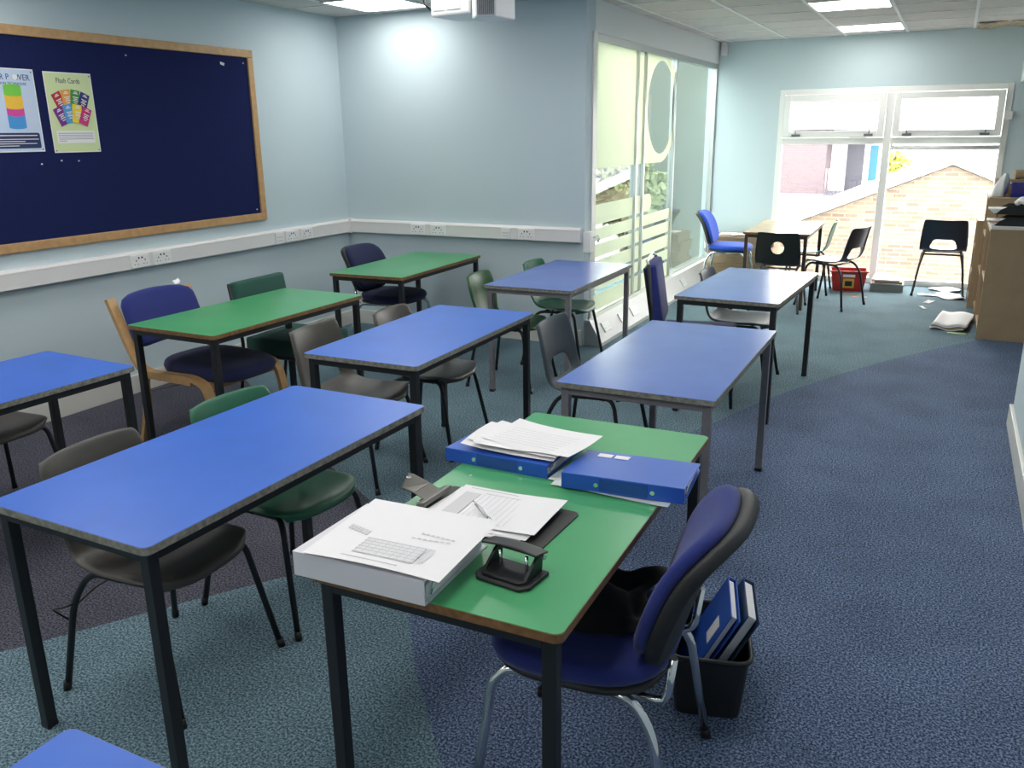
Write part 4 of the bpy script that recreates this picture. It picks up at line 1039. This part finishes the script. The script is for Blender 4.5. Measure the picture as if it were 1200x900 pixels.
# on the taller bookcase
t = thing('basket', 'blue plastic basket on the taller bookcase', 'basket', (.565, 8.50, 1.082))
mb = MB()
for i in range(13):
    a = -.09+.015*i
    mb.box(a-.003, a+.003, -.065, -.06, .0, .10); mb.box(a-.003, a+.003, .06, .065, 0, .10)
mb.box(-.1, .1, -.066, -.059, 0, .025); mb.box(-.1, .1, .059, .066, 0, .025); mb.box(-.1, -.094, -.066, .066, 0, .11); mb.box(.094, .1, -.066, .066, 0, .11); mb.box(-.1, .1, -.066, .066, 0, .004)
mb.build('basket_body', M['basket'], t)
mb = MB(); mb.tube([(a, b, .108) for a, b in rrect(.21, .14, .015, 3)], .007, 6, closed=True); mb.build('basket_rim', M['basket'], t)
mb = MB()
def bag(a, b):
    th = 2*PI*a; r = (.085*(1-b**2*.75))*(1+.15*math.sin(5*th+b*4))
    return (.365+r*math.cos(th)*.7+.05*b, 8.52+r*math.sin(th), 1.084+.19*b)
mb.grid(bag, 24, 8); bmesh.ops.remove_doubles(mb.bm, verts=mb.bm.verts, dist=.001)
tag(mb.build('plastic_bag', mat('white_plastic_bag', (.72, .72, .73, 1), .35)), 'crumpled white plastic bag on the taller bookcase beside the basket', 'bag')
t = thing('cardboard_box', 'brown cardboard box on the taller bookcase behind the basket', 'box', (.47, 8.80, 1.082))
mb = MB(); mb.box(-.12, .30, -.08, .12, 0, .13, .002); mb.build('box_body', M['card'], t)
mb = MB(); mb.tube([(.02, -.02, .17), (.30, .02, .19)], .04, 14); tag(mb.build('cardboard_tube', M['card']), 'brown cardboard tube lying on the cardboard box', 'tube')
bpy.data.objects['cardboard_tube'].location = (.47, 8.80, 1.083)

# ---------------------------------------------------------------- outside
mb = MB(); mb.box(-60, 60, 13.5, 120, -1.4, -1.2); o = struct('ground_courtyard', mb, M['asphalt'])
mb = MB(); mb.box(-60, 60, 6, 16.9, -3.6, -3.4); o = struct('ground_outside', mb, M['asphalt'])
bt = thing('brick_outbuilding', 'cream brick gabled outbuilding close outside the far window', 'building', (0, 17, 0))
sl_ = .42
mb = MB(); mb.prism([(-4.2, -3.6), (4.2, -3.6), (4.2, 1.24-4.2*sl_-.22), (0, 1.02), (-4.2, 1.24-4.2*sl_-.22)], 0, 1.3, 'y'); mb.build('brick_wall', M['brick_cream'], bt)
mb = MB(); mb.prism([(-4.5, 1.24-4.5*sl_-.20), (0, 1.04), (4.5, 1.24-4.5*sl_-.20), (4.5, 1.24-4.5*sl_), (0, 1.24), (-4.5, 1.24-4.5*sl_)], -.12, 1.4, 'y'); mb.build('roof', M['render'], bt)
bt = thing('school_building', 'long pinkish brick building across the yard outside the far window', 'building', (0, 42, 0))
mb = MB(); mb.box(-14, -5.2, 0, 6, -1.2, 1.6); mb.build('brick_wall', M['brick_red'], bt)
mb = MB(); mb.box(-14, -3.0, -.1, 6, 1.6, 2.4); mb.build('fascia', M['render'], bt)
mb = MB(); mb.box(-14, -3.0, .2, 6, 2.4, 3.4); mb.build('upper_wall', M['brick_red'], bt)
mb = MB(); mb.box(-5.2, -3.0, 2, 6, -1.2, 1.6); mb.build('white_wall', M['render'], bt)
mb = MB(); mb.box(-4.5, -3.75, 1.9, 2.0, -1.2, 1.3); mb.build('door', M['grey_door'], bt)
mb = MB(); mb.box(-3.5, -3.15, 1.9, 2.0, -.7, .9); mb.build('door', M['blue_paint'], bt)
ft_ = thing('railing', 'dark railings before the brick building outside', 'railing', (0, 41, -1.2))
for k in range(7):
    mb = MB(); mb.tube([(-5.0+.11*k, 0, 0), (-5.0+.11*k, 0, 1.15)], .03, 6); mb.build('post', M['steel_grey'], ft_)
bt = thing('white_building', 'white rendered house with a small brown window beyond the gable', 'building', (0, 46, 0))
mb = MB(); mb.box(-2.6, 9, 0, 6, -1.2, 4.0); mb.build('wall', M['render'], bt)
mb = MB(); mb.box(-.55, .12, -.06, 0, 1.88, 2.38); mb.build('window', M['card'], bt)
wg = thing('rendered_outhouse', 'grey green rendered outhouse wall behind the glass partition', 'building', (0, 12.2, 0))
mb = MB(); mb.box(-4.02, -2.75, 0, 3, -3.4, 4.6); mb.build('wall', M['render_grey'], wg)
mb = MB(); mb.box(-4.12, -2.7, -.1, 3.1, 4.6, 4.75); mb.build('roof', M['steel_grey'], wg)
wn = thing('added_shade_block', 'unseen tall block added to shade the glass partition', 'building', (-5.6, 6.5, 0))  # unseen block, added to keep skylight off the glass partition
mb = MB(); mb.box(-4, 0, 0, 5.2, -3.4, 5.6); mb.build('wall', M['render_grey'], wn)
mb = MB(); mb.box(-4.2, .25, -.2, 5.4, 5.6, 5.8); mb.build('roof', M['steel_grey'], wn)
def tree(name, label, x, y, zc, r, n, lm, base=-3.4, cat='tree', ls=.07, trunk=True):
    t = thing(name, label, cat, (x, y, base))
    mb = MB()
    for k in range(n):
        d = Vector((random.gauss(0, 1), random.gauss(0, 1), random.gauss(0, 1))).normalized()
        rr = r*(random.random()**.4)*(1+.18*math.sin(d.x*7)*math.cos(d.z*9))
        p = d*rr+Vector((0, 0, zc-base)); a = Vector((random.uniform(-1, 1), random.uniform(-1, 1), random.uniform(-1, 1))).normalized()
        b = a.orthogonal().normalized(); s = ls*random.uniform(.6, 1.3)
        vs = [mb.bm.verts.new(p+a*s), mb.bm.verts.new(p+b*s*.5), mb.bm.verts.new(p-a*s), mb.bm.verts.new(p-b*s*.5)]
        mb.bm.faces.new(vs)
    mb.build('foliage', lm, t)
    mb = MB(); mb.tube([(0, 0, 0), (.05, 0, (zc-base)*.5), (0, 0, zc-base+r*.4)], [.16, .12, .04], 8)
    for k in range(5):
        a = k*1.3; mb.tube([(.03, 0, (zc-base)*.6+.1*k), (r*.5*math.cos(a), r*.5*math.sin(a), zc-base+r*.2)], [.05, .015], 6)
    mb.build('trunk', M['bark'], t)
tree('tree', 'yellow green tree with sunlight put into its leaf colour, seen through the clear strip of the glass partition', -4.62, 10.35, .75, .42, 3200, M['leaf'])
tree('tree', 'darker tree behind the glass partition', -3.92, 11.35, .85, .5, 3200, M['leaf2'])
tree('bush', 'yellow green tree top beyond the gable roof outside', -1.72, 34, .35, .45, 500, M['leaf'], -1.2, 'tree', .14)
